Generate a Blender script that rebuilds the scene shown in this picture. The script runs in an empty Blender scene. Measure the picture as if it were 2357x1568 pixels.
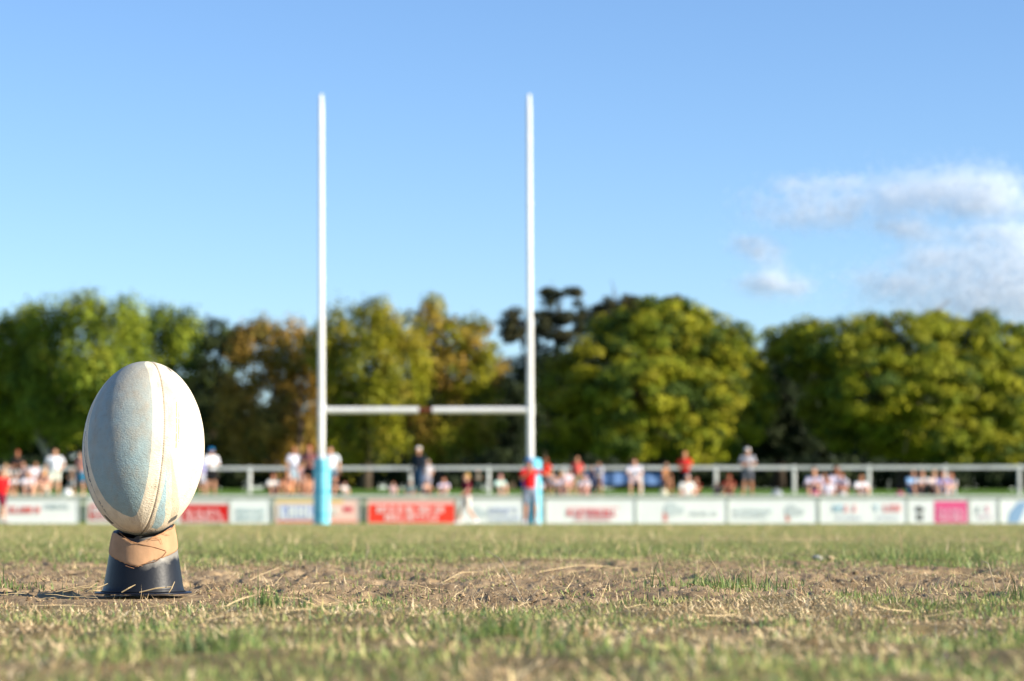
import bpy, math, random
import numpy as np
from mathutils import Vector, Matrix, Quaternion

R = math.radians
rng = np.random.default_rng(7)
random.seed(11)
sc = bpy.context.scene
col = sc.collection

# ------------------------------------------------------------------ camera
CX, CY, F = 1178.5, 784.0, 5565.0          # photograph measured at 2357 x 1568
CAMH = 0.114
HOR = 1197.0
PITCH = math.atan((HOR - CY) / F)
cam_d = bpy.data.cameras.new('camera')
cam = bpy.data.objects.new('camera', cam_d)
col.objects.link(cam)
cam.location = (0, 0, CAMH)
cam.rotation_euler = (math.pi / 2 + PITCH, 0, 0)
cam_d.sensor_width = 36.0
cam_d.lens = 36.0 * F / 2357.0
cam_d.clip_start = 0.05
cam_d.clip_end = 6000
cam_d.dof.use_dof = True
cam_d.dof.focus_distance = 3.74
cam_d.dof.aperture_fstop = 6.9
sc.camera = cam


def at(px, py, Y):
    """the point seen at a measured place of the photograph, Y metres in front of the camera"""
    f = Vector((0, math.cos(PITCH), math.sin(PITCH)))
    u = Vector((0, -math.sin(PITCH), math.cos(PITCH)))
    d = Vector((1, 0, 0)) * ((px - CX) / F) + u * ((CY - py) / F) + f
    return Vector((0, 0, CAMH)) + d * (Y / d.y)


# ------------------------------------------------------------------ light
SUN_EL, SUN_AZ = 23.0, 72.0               # azimuth measured from "behind the camera" towards the right
to_sun = Vector((math.sin(R(SUN_AZ)) * math.cos(R(SUN_EL)), -math.cos(R(SUN_AZ)) * math.cos(R(SUN_EL)), math.sin(R(SUN_EL))))
ld = bpy.data.lights.new('sun', 'SUN')
ld.energy = 4.6
ld.angle = R(0.53)
ld.color = (1.0, 0.90, 0.74)
lo = bpy.data.objects.new('sun', ld)
col.objects.link(lo)
lo.rotation_euler = to_sun.to_track_quat('Z', 'Y').to_euler()

w = bpy.data.worlds.new('World')
sc.world = w
w.use_nodes = True
nt = w.node_tree
bg = nt.nodes['Background']
sky = nt.nodes.new('ShaderNodeTexSky')
sky.sky_type = 'NISHITA'
sky.sun_disc = False
sky.sun_elevation = R(SUN_EL)
# blender: rotation 0 puts the sun at +Y, growing clockwise seen from above
sky.sun_rotation = math.atan2(to_sun.x, to_sun.y)
sky.altitude = 0
sky.air_density = 1.0
sky.dust_density = 0.0
sky.ozone_density = 3.0
tint = nt.nodes.new('ShaderNodeMix')
tint.data_type = 'RGBA'
tint.blend_type = 'MULTIPLY'
tint.inputs[0].default_value = 1.0
tint.inputs[7].default_value = (.90, 1.02, 1.22, 1)       # the camera's cool rendering of the clear sky
nt.links.new(sky.outputs[0], tint.inputs[6])
nt.links.new(tint.outputs[2], bg.inputs[0])
bg.inputs[1].default_value = 0.075

sc.view_settings.view_transform = 'Standard'
sc.view_settings.look = 'None'
sc.view_settings.gamma = 1.0
sc.view_settings.exposure = 1.1
sc.render.engine = 'CYCLES'
sc.cycles.use_denoising = True
sc.cycles.max_bounces = 6
sc.cycles.diffuse_bounces = 3
sc.cycles.transmission_bounces = 4
sc.cycles.caustics_reflective = False
sc.cycles.caustics_refractive = False


# ------------------------------------------------------------------ helpers
def s2l(c):
    c = c / 255.0
    return c / 12.92 if c <= 0.04045 else ((c + 0.055) / 1.055) ** 2.4


def rgb(r, g, b, k=1.0):
    return (s2l(r) * k, s2l(g) * k, s2l(b) * k)


def mat(name, color, rough=0.8, spec=0.3, noise=0.0, nscale=8.0, bump=0.0, bscale=60.0, bdist=0.01, attr=None, trans=0.0, color2=None, metallic=0.0):
    m = bpy.data.materials.new(name)
    m.use_nodes = True
    t = m.node_tree
    N, L = t.nodes, t.links
    b = N['Principled BSDF']
    out = N['Material Output']
    b.inputs['Roughness'].default_value = rough
    b.inputs['Specular IOR Level'].default_value = spec
    b.inputs['Metallic'].default_value = metallic
    tc = N.new('ShaderNodeTexCoord')
    if attr:
        a = N.new('ShaderNodeAttribute')
        a.attribute_name = attr
        src = a.outputs['Color']
    else:
        c = N.new('ShaderNodeRGB')
        c.outputs[0].default_value = (*color, 1)
        src = c.outputs[0]
    if noise > 0:
        n = N.new('ShaderNodeTexNoise')
        n.inputs['Scale'].default_value = nscale
        n.inputs['Detail'].default_value = 5
        L.new(tc.outputs['Object'], n.inputs['Vector'])
        mx = N.new('ShaderNodeMix')
        mx.data_type = 'RGBA'
        mx.blend_type = 'MULTIPLY' if color2 is None else 'MIX'
        rp = N.new('ShaderNodeMapRange')
        rp.inputs['From Min'].default_value = 0.3
        rp.inputs['From Max'].default_value = 0.7
        L.new(n.outputs['Fac'], rp.inputs['Value'])
        if color2 is None:
            mx.inputs[0].default_value = 1.0
            rp.inputs['To Min'].default_value = 1 - noise
            rp.inputs['To Max'].default_value = 1 + noise * 0.4
            L.new(src, mx.inputs[6])
            L.new(rp.outputs[0], mx.inputs[7])
        else:
            rp.inputs['To Min'].default_value = 0
            rp.inputs['To Max'].default_value = noise
            L.new(rp.outputs[0], mx.inputs[0])
            L.new(src, mx.inputs[6])
            mx.inputs[7].default_value = (*color2, 1)
        src = mx.outputs[2]
    L.new(src, b.inputs['Base Color'])
    if bump > 0:
        n2 = N.new('ShaderNodeTexNoise')
        n2.inputs['Scale'].default_value = bscale
        n2.inputs['Detail'].default_value = 6
        L.new(tc.outputs['Object'], n2.inputs['Vector'])
        bp = N.new('ShaderNodeBump')
        bp.inputs['Strength'].default_value = bump
        bp.inputs['Distance'].default_value = bdist
        L.new(n2.outputs['Fac'], bp.inputs['Height'])
        L.new(bp.outputs[0], b.inputs['Normal'])
    if trans > 0:
        tr = N.new('ShaderNodeBsdfTranslucent')
        L.new(src, tr.inputs['Color'])
        ms = N.new('ShaderNodeMixShader')
        ms.inputs[0].default_value = trans
        L.new(b.outputs[0], ms.inputs[1])
        L.new(tr.outputs[0], ms.inputs[2])
        L.new(ms.outputs[0], out.inputs['Surface'])
    return m


def np_mesh(name, V, faces=None, tris=None, quads=None, cols=None, smooth=False):
    """a mesh from numpy vertices and quads and/or tris; cols are per vertex"""
    me = bpy.data.meshes.new(name)
    if faces is not None:
        me.from_pydata([tuple(v) for v in V], [], faces)
    else:
        V = np.asarray(V, dtype=np.float32)
        parts, starts, tot, off = [], [], [], 0
        if quads is not None and len(quads):
            q = np.asarray(quads, dtype=np.int32)
            parts.append(q.ravel()); starts.append(off + 4 * np.arange(len(q))); tot.append(np.full(len(q), 4)); off += 4 * len(q)
        if tris is not None and len(tris):
            t = np.asarray(tris, dtype=np.int32)
            parts.append(t.ravel()); starts.append(off + 3 * np.arange(len(t))); tot.append(np.full(len(t), 3)); off += 3 * len(t)
        loops = np.concatenate(parts).astype(np.int32)
        me.vertices.add(len(V)); me.vertices.foreach_set('co', V.ravel())
        me.loops.add(len(loops)); me.loops.foreach_set('vertex_index', loops)
        ls = np.concatenate(starts).astype(np.int32)
        me.polygons.add(len(ls)); me.polygons.foreach_set('loop_start', ls)
        me.update(calc_edges=True)
        me.validate(verbose=False)
    if cols is not None:
        ca = me.color_attributes.new('Col', 'FLOAT_COLOR', 'POINT')
        c4 = np.ones((len(V), 4), dtype=np.float32)
        c4[:, :3] = cols
        ca.data.foreach_set('color', c4.ravel())
    if smooth:
        me.polygons.foreach_set('use_smooth', np.ones(len(me.polygons), dtype=bool))
    me.update()
    return me


def link(name, data, m=None, parent=None, loc=None):
    o = bpy.data.objects.new(name, data)
    col.objects.link(o)
    if m is not None and data is not None and not data.materials:
        data.materials.append(m)
    if parent is not None:
        o.parent = parent
    if loc is not None:
        o.location = loc
    return o


def tag(o, label=None, cat=None, group=None, kind=None):
    if label: o['label'] = label
    if cat: o['category'] = cat
    if group: o['group'] = group
    if kind: o['kind'] = kind
    return o


class MB:
    """collects boxes, tubes and lathed shapes and builds ONE mesh"""
    def __init__(s): s.v, s.f = [], []

    def add(s, v, f):
        o = len(s.v)
        s.v += [tuple(p) for p in v]
        s.f += [tuple(i + o for i in q) for q in f]
        return s

    def box(s, c, d, rz=0.0, bev=0.0):
        x, y, z = d[0] / 2, d[1] / 2, d[2] / 2
        b = min(bev, x * .9, y * .9)
        ring = [(-x + b, -y), (x - b, -y), (x, -y + b), (x, y - b), (x - b, y), (-x + b, y), (-x, y - b), (-x, -y + b)] if b > 0 else [(-x, -y), (x, -y), (x, y), (-x, y)]
        n = len(ring)
        cr, sr = math.cos(rz), math.sin(rz)
        v = [(c[0] + px * cr - py * sr, c[1] + px * sr + py * cr, c[2] + zz) for zz in (-z, z) for px, py in ring]
        f = [(i, (i + 1) % n, n + (i + 1) % n, n + i) for i in range(n)] + [tuple(reversed(range(n))), tuple(range(n, 2 * n))]
        return s.add(v, f)

    def tube(s, pts, rad, n=10, cap=True):
        pts = [Vector(p) for p in pts]
        rs = rad if isinstance(rad, (list, tuple)) else [rad] * len(pts)
        v, f = [], []
        prev = None
        for i, p in enumerate(pts):
            d = (pts[min(i + 1, len(pts) - 1)] - pts[max(i - 1, 0)])
            d = d.normalized() if d.length > 1e-9 else Vector((0, 0, 1))
            if prev is None:
                a = d.orthogonal().normalized()
            else:
                a = (prev - d * prev.dot(d))
                a = a.normalized() if a.length > 1e-6 else d.orthogonal().normalized()
            prev = a
            b = d.cross(a)
            for k in range(n):
                t = 2 * math.pi * k / n
                v.append(p + (a * math.cos(t) + b * math.sin(t)) * rs[i])
        for i in range(len(pts) - 1):
            for k in range(n):
                f.append((i * n + k, i * n + (k + 1) % n, (i + 1) * n + (k + 1) % n, (i + 1) * n + k))
        if cap:
            f.append(tuple(reversed(range(n))))
            f.append(tuple(range((len(pts) - 1) * n, len(pts) * n)))
        return s.add(v, f)

    def capsule(s, a, b, ra, rb=None, n=12, sq=(1, 1, 1)):
        rb = ra if rb is None else rb
        a, b = Vector(a), Vector(b)
        d = b - a
        d = d.normalized() if d.length > 1e-6 else Vector((0, 0, 1))
        x = d.orthogonal().normalized()
        y = d.cross(x)
        v, f = [], []
        rows = [(a, ra, -90), (a, ra, -60), (a, ra, -30), (a, ra, 0), (b, rb, 0), (b, rb, 30), (b, rb, 60), (b, rb, 90)]
        for (c, r, el) in rows:
            ce, se = math.cos(R(el)) * r, math.sin(R(el)) * r
            for k in range(n):
                t = 2 * math.pi * k / n
                o = d * se + (x * math.cos(t) + y * math.sin(t)) * max(ce, r * 0.02)
                v.append(c + Vector((o.x * sq[0], o.y * sq[1], o.z * sq[2])))
        for i in range(len(rows) - 1):
            for k in range(n):
                f.append((i * n + k, i * n + (k + 1) % n, (i + 1) * n + (k + 1) % n, (i + 1) * n + k))
        f.append(tuple(reversed(range(n))))
        f.append(tuple(range((len(rows) - 1) * n, len(rows) * n)))
        return s.add(v, f)

    def ell(s, c, r, n=16, m=10, rot=None):
        v, f = [], []
        for i in range(m + 1):
            el = -math.pi / 2 + math.pi * i / m
            for k in range(n):
                t = 2 * math.pi * k / n
                p = Vector((r[0] * max(math.cos(el), .01) * math.cos(t), r[1] * max(math.cos(el), .01) * math.sin(t), r[2] * math.sin(el)))
                if rot: p = rot @ p
                v.append(Vector(c) + p)
        for i in range(m):
            for k in range(n):
                f.append((i * n + k, i * n + (k + 1) % n, (i + 1) * n + (k + 1) % n, (i + 1) * n + k))
        f.append(tuple(reversed(range(n))))
        f.append(tuple(range(m * n, (m + 1) * n)))
        return s.add(v, f)

    def mesh(s, name, smooth=False):
        me = np_mesh(name, s.v, faces=s.f)
        if smooth:
            me.polygons.foreach_set('use_smooth', np.ones(len(me.polygons), dtype=bool))
        return me

    def build(s, name, m, parent=None, loc=None, smooth=False):
        return link(name, s.mesh(name, smooth), m, parent, loc)


def fused(mb, name, voxel, ratio=0.3, sm=3):
    """the collected shapes grown together into one continuous skin"""
    me = mb.mesh(name)
    o = bpy.data.objects.new(name, me)
    col.objects.link(o)
    a = o.modifiers.new('fuse', 'REMESH')
    a.mode = 'VOXEL'
    a.voxel_size = voxel
    b = o.modifiers.new('soft', 'SMOOTH')
    b.factor = 0.5
    b.iterations = sm
    c = o.modifiers.new('light', 'DECIMATE')
    c.ratio = ratio
    dg = bpy.context.evaluated_depsgraph_get()
    dg.update()
    new = bpy.data.meshes.new_from_object(o.evaluated_get(dg))
    bpy.data.objects.remove(o)
    bpy.data.meshes.remove(me)
    new.name = name
    new.polygons.foreach_set('use_smooth', np.ones(len(new.polygons), dtype=bool))
    return new


def _hash(ix, iy, seed):
    h = (ix.astype(np.int64) * 374761393 + iy.astype(np.int64) * 668265263 + seed * 1442695041) & 0x7fffffff
    h = ((h ^ (h >> 13)) * 1274126177) & 0x7fffffff
    h = (h ^ (h >> 16)) & 0x7fffffff
    return (h % 100003) / 100003.0


def vn(x, y, seed=0):
    ix, iy = np.floor(x), np.floor(y)
    fx, fy = x - ix, y - iy
    fx = fx * fx * (3 - 2 * fx); fy = fy * fy * (3 - 2 * fy)
    a = _hash(ix, iy, seed); b = _hash(ix + 1, iy, seed); c = _hash(ix, iy + 1, seed); d = _hash(ix + 1, iy + 1, seed)
    return (a + (b - a) * fx) * (1 - fy) + (c + (d - c) * fx) * fy


def fbm(x, y, seed=0, o=4):
    s, a, t = 0, 1, 0
    for i in range(o):
        s = s + a * vn(x * 2 ** i + 17.3 * i, y * 2 ** i - 9.1 * i, seed + i); t += a; a *= 0.5
    return s / t


def sstep(a, b, x):
    t = np.clip((x - a) / (b - a), 0, 1)
    return t * t * (3 - 2 * t)


# ------------------------------------------------------------------ ground shape
BX, BY = at(330, 1365, 3.776).x, 3.776       # where the tee stands


def dirt_mask(x, y):
    n = fbm(x * 1.3 + 5, y * 0.9, 3)
    n2 = fbm(x * 5, y * 3.5, 9)
    near = 3.56 + (n - 0.5) * 1.1 + (n2 - .5) * 0.5
    far = 7.0 + (n - 0.5) * 3.0 + (n2 - .5) * 1.6
    right = sstep(0.35, 1.4, x / np.maximum(y, .5) * 4.3)
    m = sstep(near - .12, near + .12, y) * (1 - sstep(far - .35, far + .35, y))
    m = m * (1 - 0.8 * right * sstep(0.40, 0.52, n2))
    tee = np.exp(-(((x - BX) / 0.30) ** 2 + ((y - BY - .02) / 0.35) ** 2) ** 2)
    return np.maximum(m, tee)


def ground_z(x, y):
    d = dirt_mask(x, y)
    lump = fbm(x * 4.5, y * 4.5, 21, 3) - .5
    hol = sstep(.56, .70, fbm(x * 8.5, y * 6.5, 25, 3)) * sstep(.4, .6, fbm(x * 3, y * 3, 27, 2))
    mid = fbm(x * 17, y * 14, 31, 3) - .5
    rid = 1 - np.abs(2 * fbm(x * 42, y * 36, 41, 3) - 1)
    fine = fbm(x * 120, y * 90, 51, 3) - .5
    near = 1 - sstep(10, 20, y)
    z = lump * 0.022 * near + mid * (0.010 + 0.010 * d) * near + ((rid - .8) * 0.011 + fine * 0.008) * d * near
    z = z - 0.006 * d * near - hol * (.005 + .022 * d) * near
    k = np.exp(-(((x - BX) ** 2 + (y - BY) ** 2) / 0.12 ** 2) ** 2)
    z = z * (1 - k) - 0.004 * k + fine * .002 * k
    # keep the strip just in front of the tee low so its flange is seen
    k2 = np.exp(-(((x - BX) / .22) ** 4)) * sstep(2.6, 3.1, y) * (1 - sstep(3.75, 3.9, y))
    z = np.where(k2 > 0, z * (1 - k2 * .8) - 0.006 * k2, z)
    return z


def bank_z(y):
    return np.interp(y, [70, 71, 74, 78, 84, 110, 150, 500], [-0.3, -0.1, 0.6, 0.86, 0.98, 1.52, 1.9, 2.2])


# ground sheet
ys = np.concatenate([np.array([-60, -20, -6, -2, 0.0]), np.geomspace(0.5, 12, 560), np.geomspace(12.3, 76, 60)])
us = np.linspace(-1, 1, 820)
wid = np.interp(ys, [-60, -6, 0, .5, 4, 12, 40, 76], [80, 12, 1.6, 1.1, 1.9, 5.5, 40, 90])
GX = us[None, :] * wid[:, None]
reach = np.array([.4, 1.2, 3, 7, 16, 40, 90])                     # the turf goes on to both sides of the fine strip
GX = np.concatenate([-(wid[:, None] + reach[::-1][None]), GX, wid[:, None] + reach[None]], 1)
GY = np.repeat(ys[:, None], GX.shape[1], 1)
D = dirt_mask(GX, GY)
GZ = ground_z(GX, GY)
V = np.stack([GX, GY, GZ], -1).reshape(-1, 3)
nr, nc = GX.shape
idx = np.arange(nr * nc).reshape(nr, nc)
Q = np.stack([idx[:-1, :-1], idx[:-1, 1:], idx[1:, 1:], idx[1:, :-1]], -1).reshape(-1, 4)
soil_a, soil_b = np.array(rgb(182, 158, 124)), np.array(rgb(104, 84, 60))
turf_a, turf_b = np.array(rgb(178, 164, 100)), np.array(rgb(134, 140, 70))
n1 = fbm(GX * 6, GY * 5, 61)[..., None]
n2 = fbm(GX * 60, GY * 50, 71, 3)[..., None]
n3 = fbm(GX * .5, GY * .18, 81)[..., None]
soil = soil_b + (soil_a - soil_b) * np.clip(n1 * .7 + n2 * .7 - .15, 0, 1)
farm = sstep(9, 25, GY)[..., None]
turf = turf_b + (turf_a - turf_b) * np.clip(np.where(farm > .5, n3 * 1.6 - .3, n1 * 1.2 - .1), 0, 1)
turf_near = soil * .42 + turf * .2  # soil colour darkened to stand in for shade between the blades
turf = turf_near * (1 - farm) + turf * farm
Dm = D[..., None]
C = soil * Dm + turf * (1 - Dm)
gmat = mat('soil_and_turf', (0, 0, 0), rough=0.95, spec=0.1, attr='Col', noise=0.25, nscale=90, bump=0.6, bscale=260, bdist=0.004)
g = link('ground', np_mesh('ground', V, quads=Q, cols=C.reshape(-1, 3), smooth=True), gmat)
tag(g, kind='structure')

# grassy bank behind the boards
by = np.concatenate([np.linspace(70.5, 92, 60), np.geomspace(93, 900, 50)])
bu = np.linspace(-1, 1, 160)
bw = np.interp(by, [70, 120, 900], [70, 110, 900])
BXX = bu[None] * bw[:, None]
BYY = np.repeat(by[:, None], len(bu), 1)
BZZ = bank_z(BYY) + (fbm(BXX * .3, BYY * .3, 5) - .5) * .12
nr, nc = BXX.shape
idx = np.arange(nr * nc).reshape(nr, nc)
Q = np.stack([idx[:-1, :-1], idx[:-1, 1:], idx[1:, 1:], idx[1:, :-1]], -1).reshape(-1, 4)
bn = fbm(BXX * .4, BYY * .4, 8)[..., None]
bc = np.array((0.10, 0.19, 0.025)) * (.7 + .6 * bn)
o = link('grass_bank', np_mesh('grass_bank', np.stack([BXX, BYY, BZZ], -1).reshape(-1, 3), quads=Q, cols=bc.reshape(-1, 3), smooth=True),
         mat('bank_turf', (0, 0, 0), rough=.95, spec=.1, attr='Col', noise=.3, nscale=3, bump=.8, bscale=25, bdist=.05))
tag(o, kind='structure')


# ------------------------------------------------------------------ grass blades
def blades(x, y, z, L, W, lean, az, curl, c):
    """flat tapering blades: 5 vertices each"""
    n = len(x)
    dirx, diry = np.cos(az), np.sin(az)
    fa = az + np.pi / 2 + rng.normal(0, .6, n)
    sx, sy = np.cos(fa) * W / 2, np.sin(fa) * W / 2
    l1, l2 = lean, lean + curl
    h1x, h1z = np.sin(l1) * L * .5, np.cos(l1) * L * .5
    h2x, h2z = h1x + np.sin(l2) * L * .5, h1z + np.cos(l2) * L * .5
    h2z = np.maximum(h2z, .0008)
    V = np.zeros((n, 5, 3), dtype=np.float32)
    V[:, 0] = np.stack([x - sx, y - sy, z - .002], -1)
    V[:, 1] = np.stack([x + sx, y + sy, z - .002], -1)
    mx, my = x + dirx * h1x, y + diry * h1x
    V[:, 2] = np.stack([mx + sx * .8, my + sy * .8, z + h1z], -1)
    V[:, 3] = np.stack([mx - sx * .8, my - sy * .8, z + h1z], -1)
    V[:, 4] = np.stack([x + dirx * h2x, y + diry * h2x, z + h2z], -1)
    b = np.arange(n)[:, None] * 5
    q = b + np.array([[0, 1, 2, 3]])
    t = b + np.array([[3, 2, 4]])
    cc = np.repeat(c[:, None, :], 5, 1)
    return V.reshape(-1, 3), q, t, cc.reshape(-1, 3)


GR = np.array([rgb(132, 144, 80), rgb(112, 132, 72), rgb(152, 154, 92), rgb(98, 120, 70), rgb(168, 162, 104)])
DE = np.array([rgb(206, 182, 142), rgb(190, 164, 124), rgb(222, 202, 164), rgb(168, 142, 106), rgb(196, 180, 134), rgb(146, 122, 92)])


GR *= 1.16
DE *= 1.2


def pick(pal, n, jit=.18):
    return pal[rng.integers(0, len(pal), n)] * rng.uniform(1 - jit, 1 + jit, (n, 1))


class Acc:
    def __init__(s): s.V, s.q, s.t, s.c, s.n = [], [], [], [], 0
    def put(s, r):
        V, q, t, c = r
        s.V.append(V); s.q.append(q + s.n); s.t.append(t + s.n); s.c.append(c); s.n += len(V)
    def obj(s, name, m):
        return link(name, np_mesh(name, np.concatenate(s.V), quads=np.concatenate(s.q), tris=np.concatenate(s.t), cols=np.concatenate(s.c)), m)


green, dead = Acc(), Acc()


def off_tee(x, y, r=.072):
    front = (np.abs(x - BX) < .11) & (y > BY - .55) & (y < BY) & (rng.random(len(x)) < .75)
    return (((x - BX) ** 2 + (y - BY) ** 2) > r ** 2) & ~front


def scatter(y0, y1, dens, margin, half):
    area = (y1 - y0) * (half * (y0 + y1) + 2 * margin)
    n = int(area * dens)
    y = np.sqrt(rng.uniform(y0 ** 2, y1 ** 2, n)) if half * y0 > margin else rng.uniform(y0, y1, n)
    x = rng.uniform(-1, 1, n) * (half * y + margin)
    return x, y


# zones: (y0, y1, per m2, margin, length, width)
for (y0, y1, dens, mg, gl, gw) in ((1.0, 2.2, 21000, .30, .0115, .0021), (2.2, 3.6, 21000, .4, .0095, .0017), (3.6, 7.4, 9000, .5, .0125, .0018),
                                   (7.4, 13, 7000, .6, .016, .0027), (13, 26, 2400, 1.0, .015, .0046), (26, 70, 190, 2.0, .018, .016)):
    x, y = scatter(y0, y1, dens, mg, .235)
    d = dirt_mask(x, y)
    patch = fbm(x * 7, y * 5, 101, 3)
    patch2 = fbm(x * 1.5, y * 1.1, 111, 3)
    if y0 >= 7:
        gprob = .54 + (patch2 - .5) * .9 + (patch - .5) * .6 + .26 * (1 - sstep(8.5, 12, y))
        cover = np.ones(len(x))
    else:
        bias = np.interp(y, [1.0, 1.7, 2.3, 2.8, 3.5, 6.3, 7.4], [.42, .38, .26, .12, .20, .50, .74])
        patch = fbm(x * 10, y * 7, 103, 3)
        gprob = bias + (patch - .5) * 2.8 + (patch2 - .5) * .4
        cover = np.where(d > .5, sstep(.50, .72, fbm(x * 9, y * 6, 131, 3)) * .75 + .10, .35 + .65 * sstep(.36, .5, fbm(x * 16, y * 12, 151, 3)))
    keep = (rng.random(len(x)) < cover) & off_tee(x, y)
    x, y, gprob, d = x[keep], y[keep], gprob[keep], d[keep]
    z = ground_z(x, y)
    isg = rng.random(len(x)) < gprob
    for flag, acc in ((True, green), (False, dead)):
        s = isg == flag
        n = int(s.sum())
        if flag:
            L = rng.gamma(6, gl / 6, n) * np.where(d[s] > .5, .8, 1.0)
            lean = np.abs(rng.normal(.62 if y0 < 7 else .95, .38, n)); curl = rng.normal(.35, .45, n)
            c = pick(GR, n)
        else:
            L = rng.gamma(3.5, gl * 1.15 / 3.5, n)
            lean = np.clip(rng.normal(1.34, .24, n), .1, 1.6); curl = rng.normal(.15, .6, n)
            c = pick(DE, n)
        if y0 < 7: c = c * (.72 + .75 * fbm(x[s] * 14, y[s] * 11, 161, 2)[:, None])
        else: c = c * .6 + c.mean(0) * .44
        W = gw * rng.uniform(.6, 1.5, n)
        acc.put(blades(x[s], y[s], z[s], L, W, lean, rng.uniform(0, 2 * np.pi, n), curl, c))


def ground_at(px, py):
    Y = F * CAMH / (py - HOR)
    return (px - CX) / F * Y, Y


# thinner sward out to the sides of the view
for (y0, y1, dens, ex, gl, gw) in ((1.0, 3.6, 5200, 1.6, .012, .003), (3.6, 7.4, 2600, 2.4, .013, .003), (7.4, 14, 1100, 4, .02, .005), (14, 40, 130, 9, .022, .012)):
    n = int((y1 - y0) * 2 * ex * dens)
    y = rng.uniform(y0, y1, n); sd_ = np.where(rng.random(n) < .5, -1, 1)
    x = sd_ * (.235 * y + (.4 if y0 < 7 else .8) + rng.uniform(0, ex, n))
    k = rng.random(n) < np.where(dirt_mask(x, y) > .5, .25, 1); x, y = x[k], y[k]
    isg = rng.random(len(x)) < .45
    for flag, acc in ((True, green), (False, dead)):
        q = isg == flag; m_ = int(q.sum())
        acc.put(blades(x[q], y[q], ground_z(x[q], y[q]), rng.gamma(5, gl / 5, m_), np.full(m_, gw), np.abs(rng.normal(.7 if flag else 1.25, .3, m_)), rng.uniform(0, 2 * np.pi, m_), rng.normal(.3, .4, m_), pick(GR if flag else DE, m_)))


# tufts that stand out in the photograph: px, py, blades, spread, length
for (px, py, nb, sp, L0) in ((1640, 1350, 260, .045, .030), (1600, 1345, 120, .05, .022), (1700, 1356, 90, .05, .02), (935, 1322, 110, .04, .019), (50, 1352, 160, .05, .018), (905, 1312, 60, .06, .016),
                             (2110, 1290, 420, .16, .030), (2180, 1300, 300, .14, .026), (1510, 1276, 220, .15, .022), (1860, 1302, 120, .08, .018), (590, 1292, 240, .28, .022), (500, 1298, 200, .25, .02),
                             (1180, 1470, 150, .03, .022), (1150, 1475, 60, .02, .02), (500, 1510, 90, .02, .022), (2340, 1395, 100, .04, .026), (2330, 1460, 90, .03, .024),
                             (100, 1290, 260, .30, .02), (250, 1288, 200, .25, .02), (1000, 1284, 260, .35, .018), (1300, 1280, 240, .3, .018), (1760, 1345, 60, .05, .015), (1380, 1272, 200, .3, .02), (620, 1400, 120, .03, .022)):
    gx, gy = ground_at(px, py)
    x = gx + rng.normal(0, sp, nb); y = gy + rng.normal(0, sp * .7, nb)
    green.put(blades(x, y, ground_z(x, y), rng.gamma(8, L0 / 8, nb), np.full(nb, .0022 if gy < 5.5 else .0034), np.abs(rng.normal(.35, .3, nb)), rng.uniform(0, 2 * np.pi, nb), rng.normal(.4, .3, nb),
                     pick(GR[[1, 3, 0]], nb)))
# chopped dry clippings scattered over the soil
n = 52000
y = rng.uniform(2.7, 7.3, n); x = rng.uniform(-1, 1, n) * (.235 * y + .45)
k = off_tee(x, y, .08); x, y = x[k], y[k]
k = rng.random(len(x)) < .25 + .75 * sstep(.42, .62, fbm(x * 5, y * 4, 171, 3)); x, y = x[k], y[k]; n = len(x)
dead.put(blades(x, y, ground_z(x, y) + .001, rng.gamma(3, .0042, n), rng.uniform(.0007, .0016, n), np.clip(rng.normal(1.35, .25, n), .2, 1.57), rng.uniform(0, 2 * np.pi, n), rng.normal(0, .5, n), pick(DE, n, .3) * rng.uniform(.35, 1.0, (n, 1))))
# tall pale seed stalks, blurred before and behind the tee
for (y0, y1, n0, L0, W0) in ((7.2, 16, 420, .055, .0035), (2.0, 3.4, 160, .024, .0014), (3.5, 7, 420, .026, .0013)):
    x, y = scatter(y0, y1, 1, .5, .235)
    n = n0
    y = rng.uniform(y0, y1, n); x = rng.uniform(-1, 1, n) * (.235 * y + .4)
    k = off_tee(x, y, .1) & ~((np.abs(x - BX) < .14) & (y < BY) & (y > 2.6)); x, y = x[k], y[k]; n = len(x)
    dead.put(blades(x, y, ground_z(x, y), rng.gamma(5, L0 / 5, n), np.full(n, W0), np.abs(rng.normal(.35, .35, n)), rng.uniform(0, 2 * np.pi, n), rng.normal(.3, .4, n), pick(DE[:3], n)))

gm = mat('green_blade', (0, 0, 0), rough=.55, spec=.35, attr='Col', trans=.35)
dm = mat('dry_blade', (0, 0, 0), rough=.7, spec=.25, attr='Col', trans=.25)
tag(green.obj('green_grass', gm), kind='stuff')
tag(dead.obj('dry_grass', dm), kind='stuff')

# loose straw and stolons lying over the bare soil
straw = MB()
for i in range(380):
    y = rng.uniform(3.3, 6.8) if i < 260 else rng.uniform(2.4, 3.4)
    x = rng.uniform(-1, 1) * (.235 * y + .35)
    if (x - BX) ** 2 + (y - BY) ** 2 < .09 ** 2: continue
    L = min(rng.gamma(3, .012) + .01, .09)
    a = rng.normal(0, .7) + (math.pi if rng.random() < .5 else 0)
    pts, px_, py_ = [], x, y
    h = rng.uniform(.001, .006)
    up = rng.normal(0, .3) if rng.random() < .8 else rng.uniform(.4, 1.3)
    for k in range(5):
        zz = float(ground_z(np.array([px_]), np.array([py_]))[0]) + .002
        pts.append((px_, py_, zz + h + max(0, up) * k * L / 6))
        px_ += math.cos(a) * L / 4 * math.cos(min(abs(up), 1.2)); py_ += math.sin(a) * L / 4 * .9
        a += rng.normal(0, .22)
    r = rng.uniform(.0004, .0008)
    straw.tube(pts, [r, r, r, r * .9, r * .4], n=4)
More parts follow.
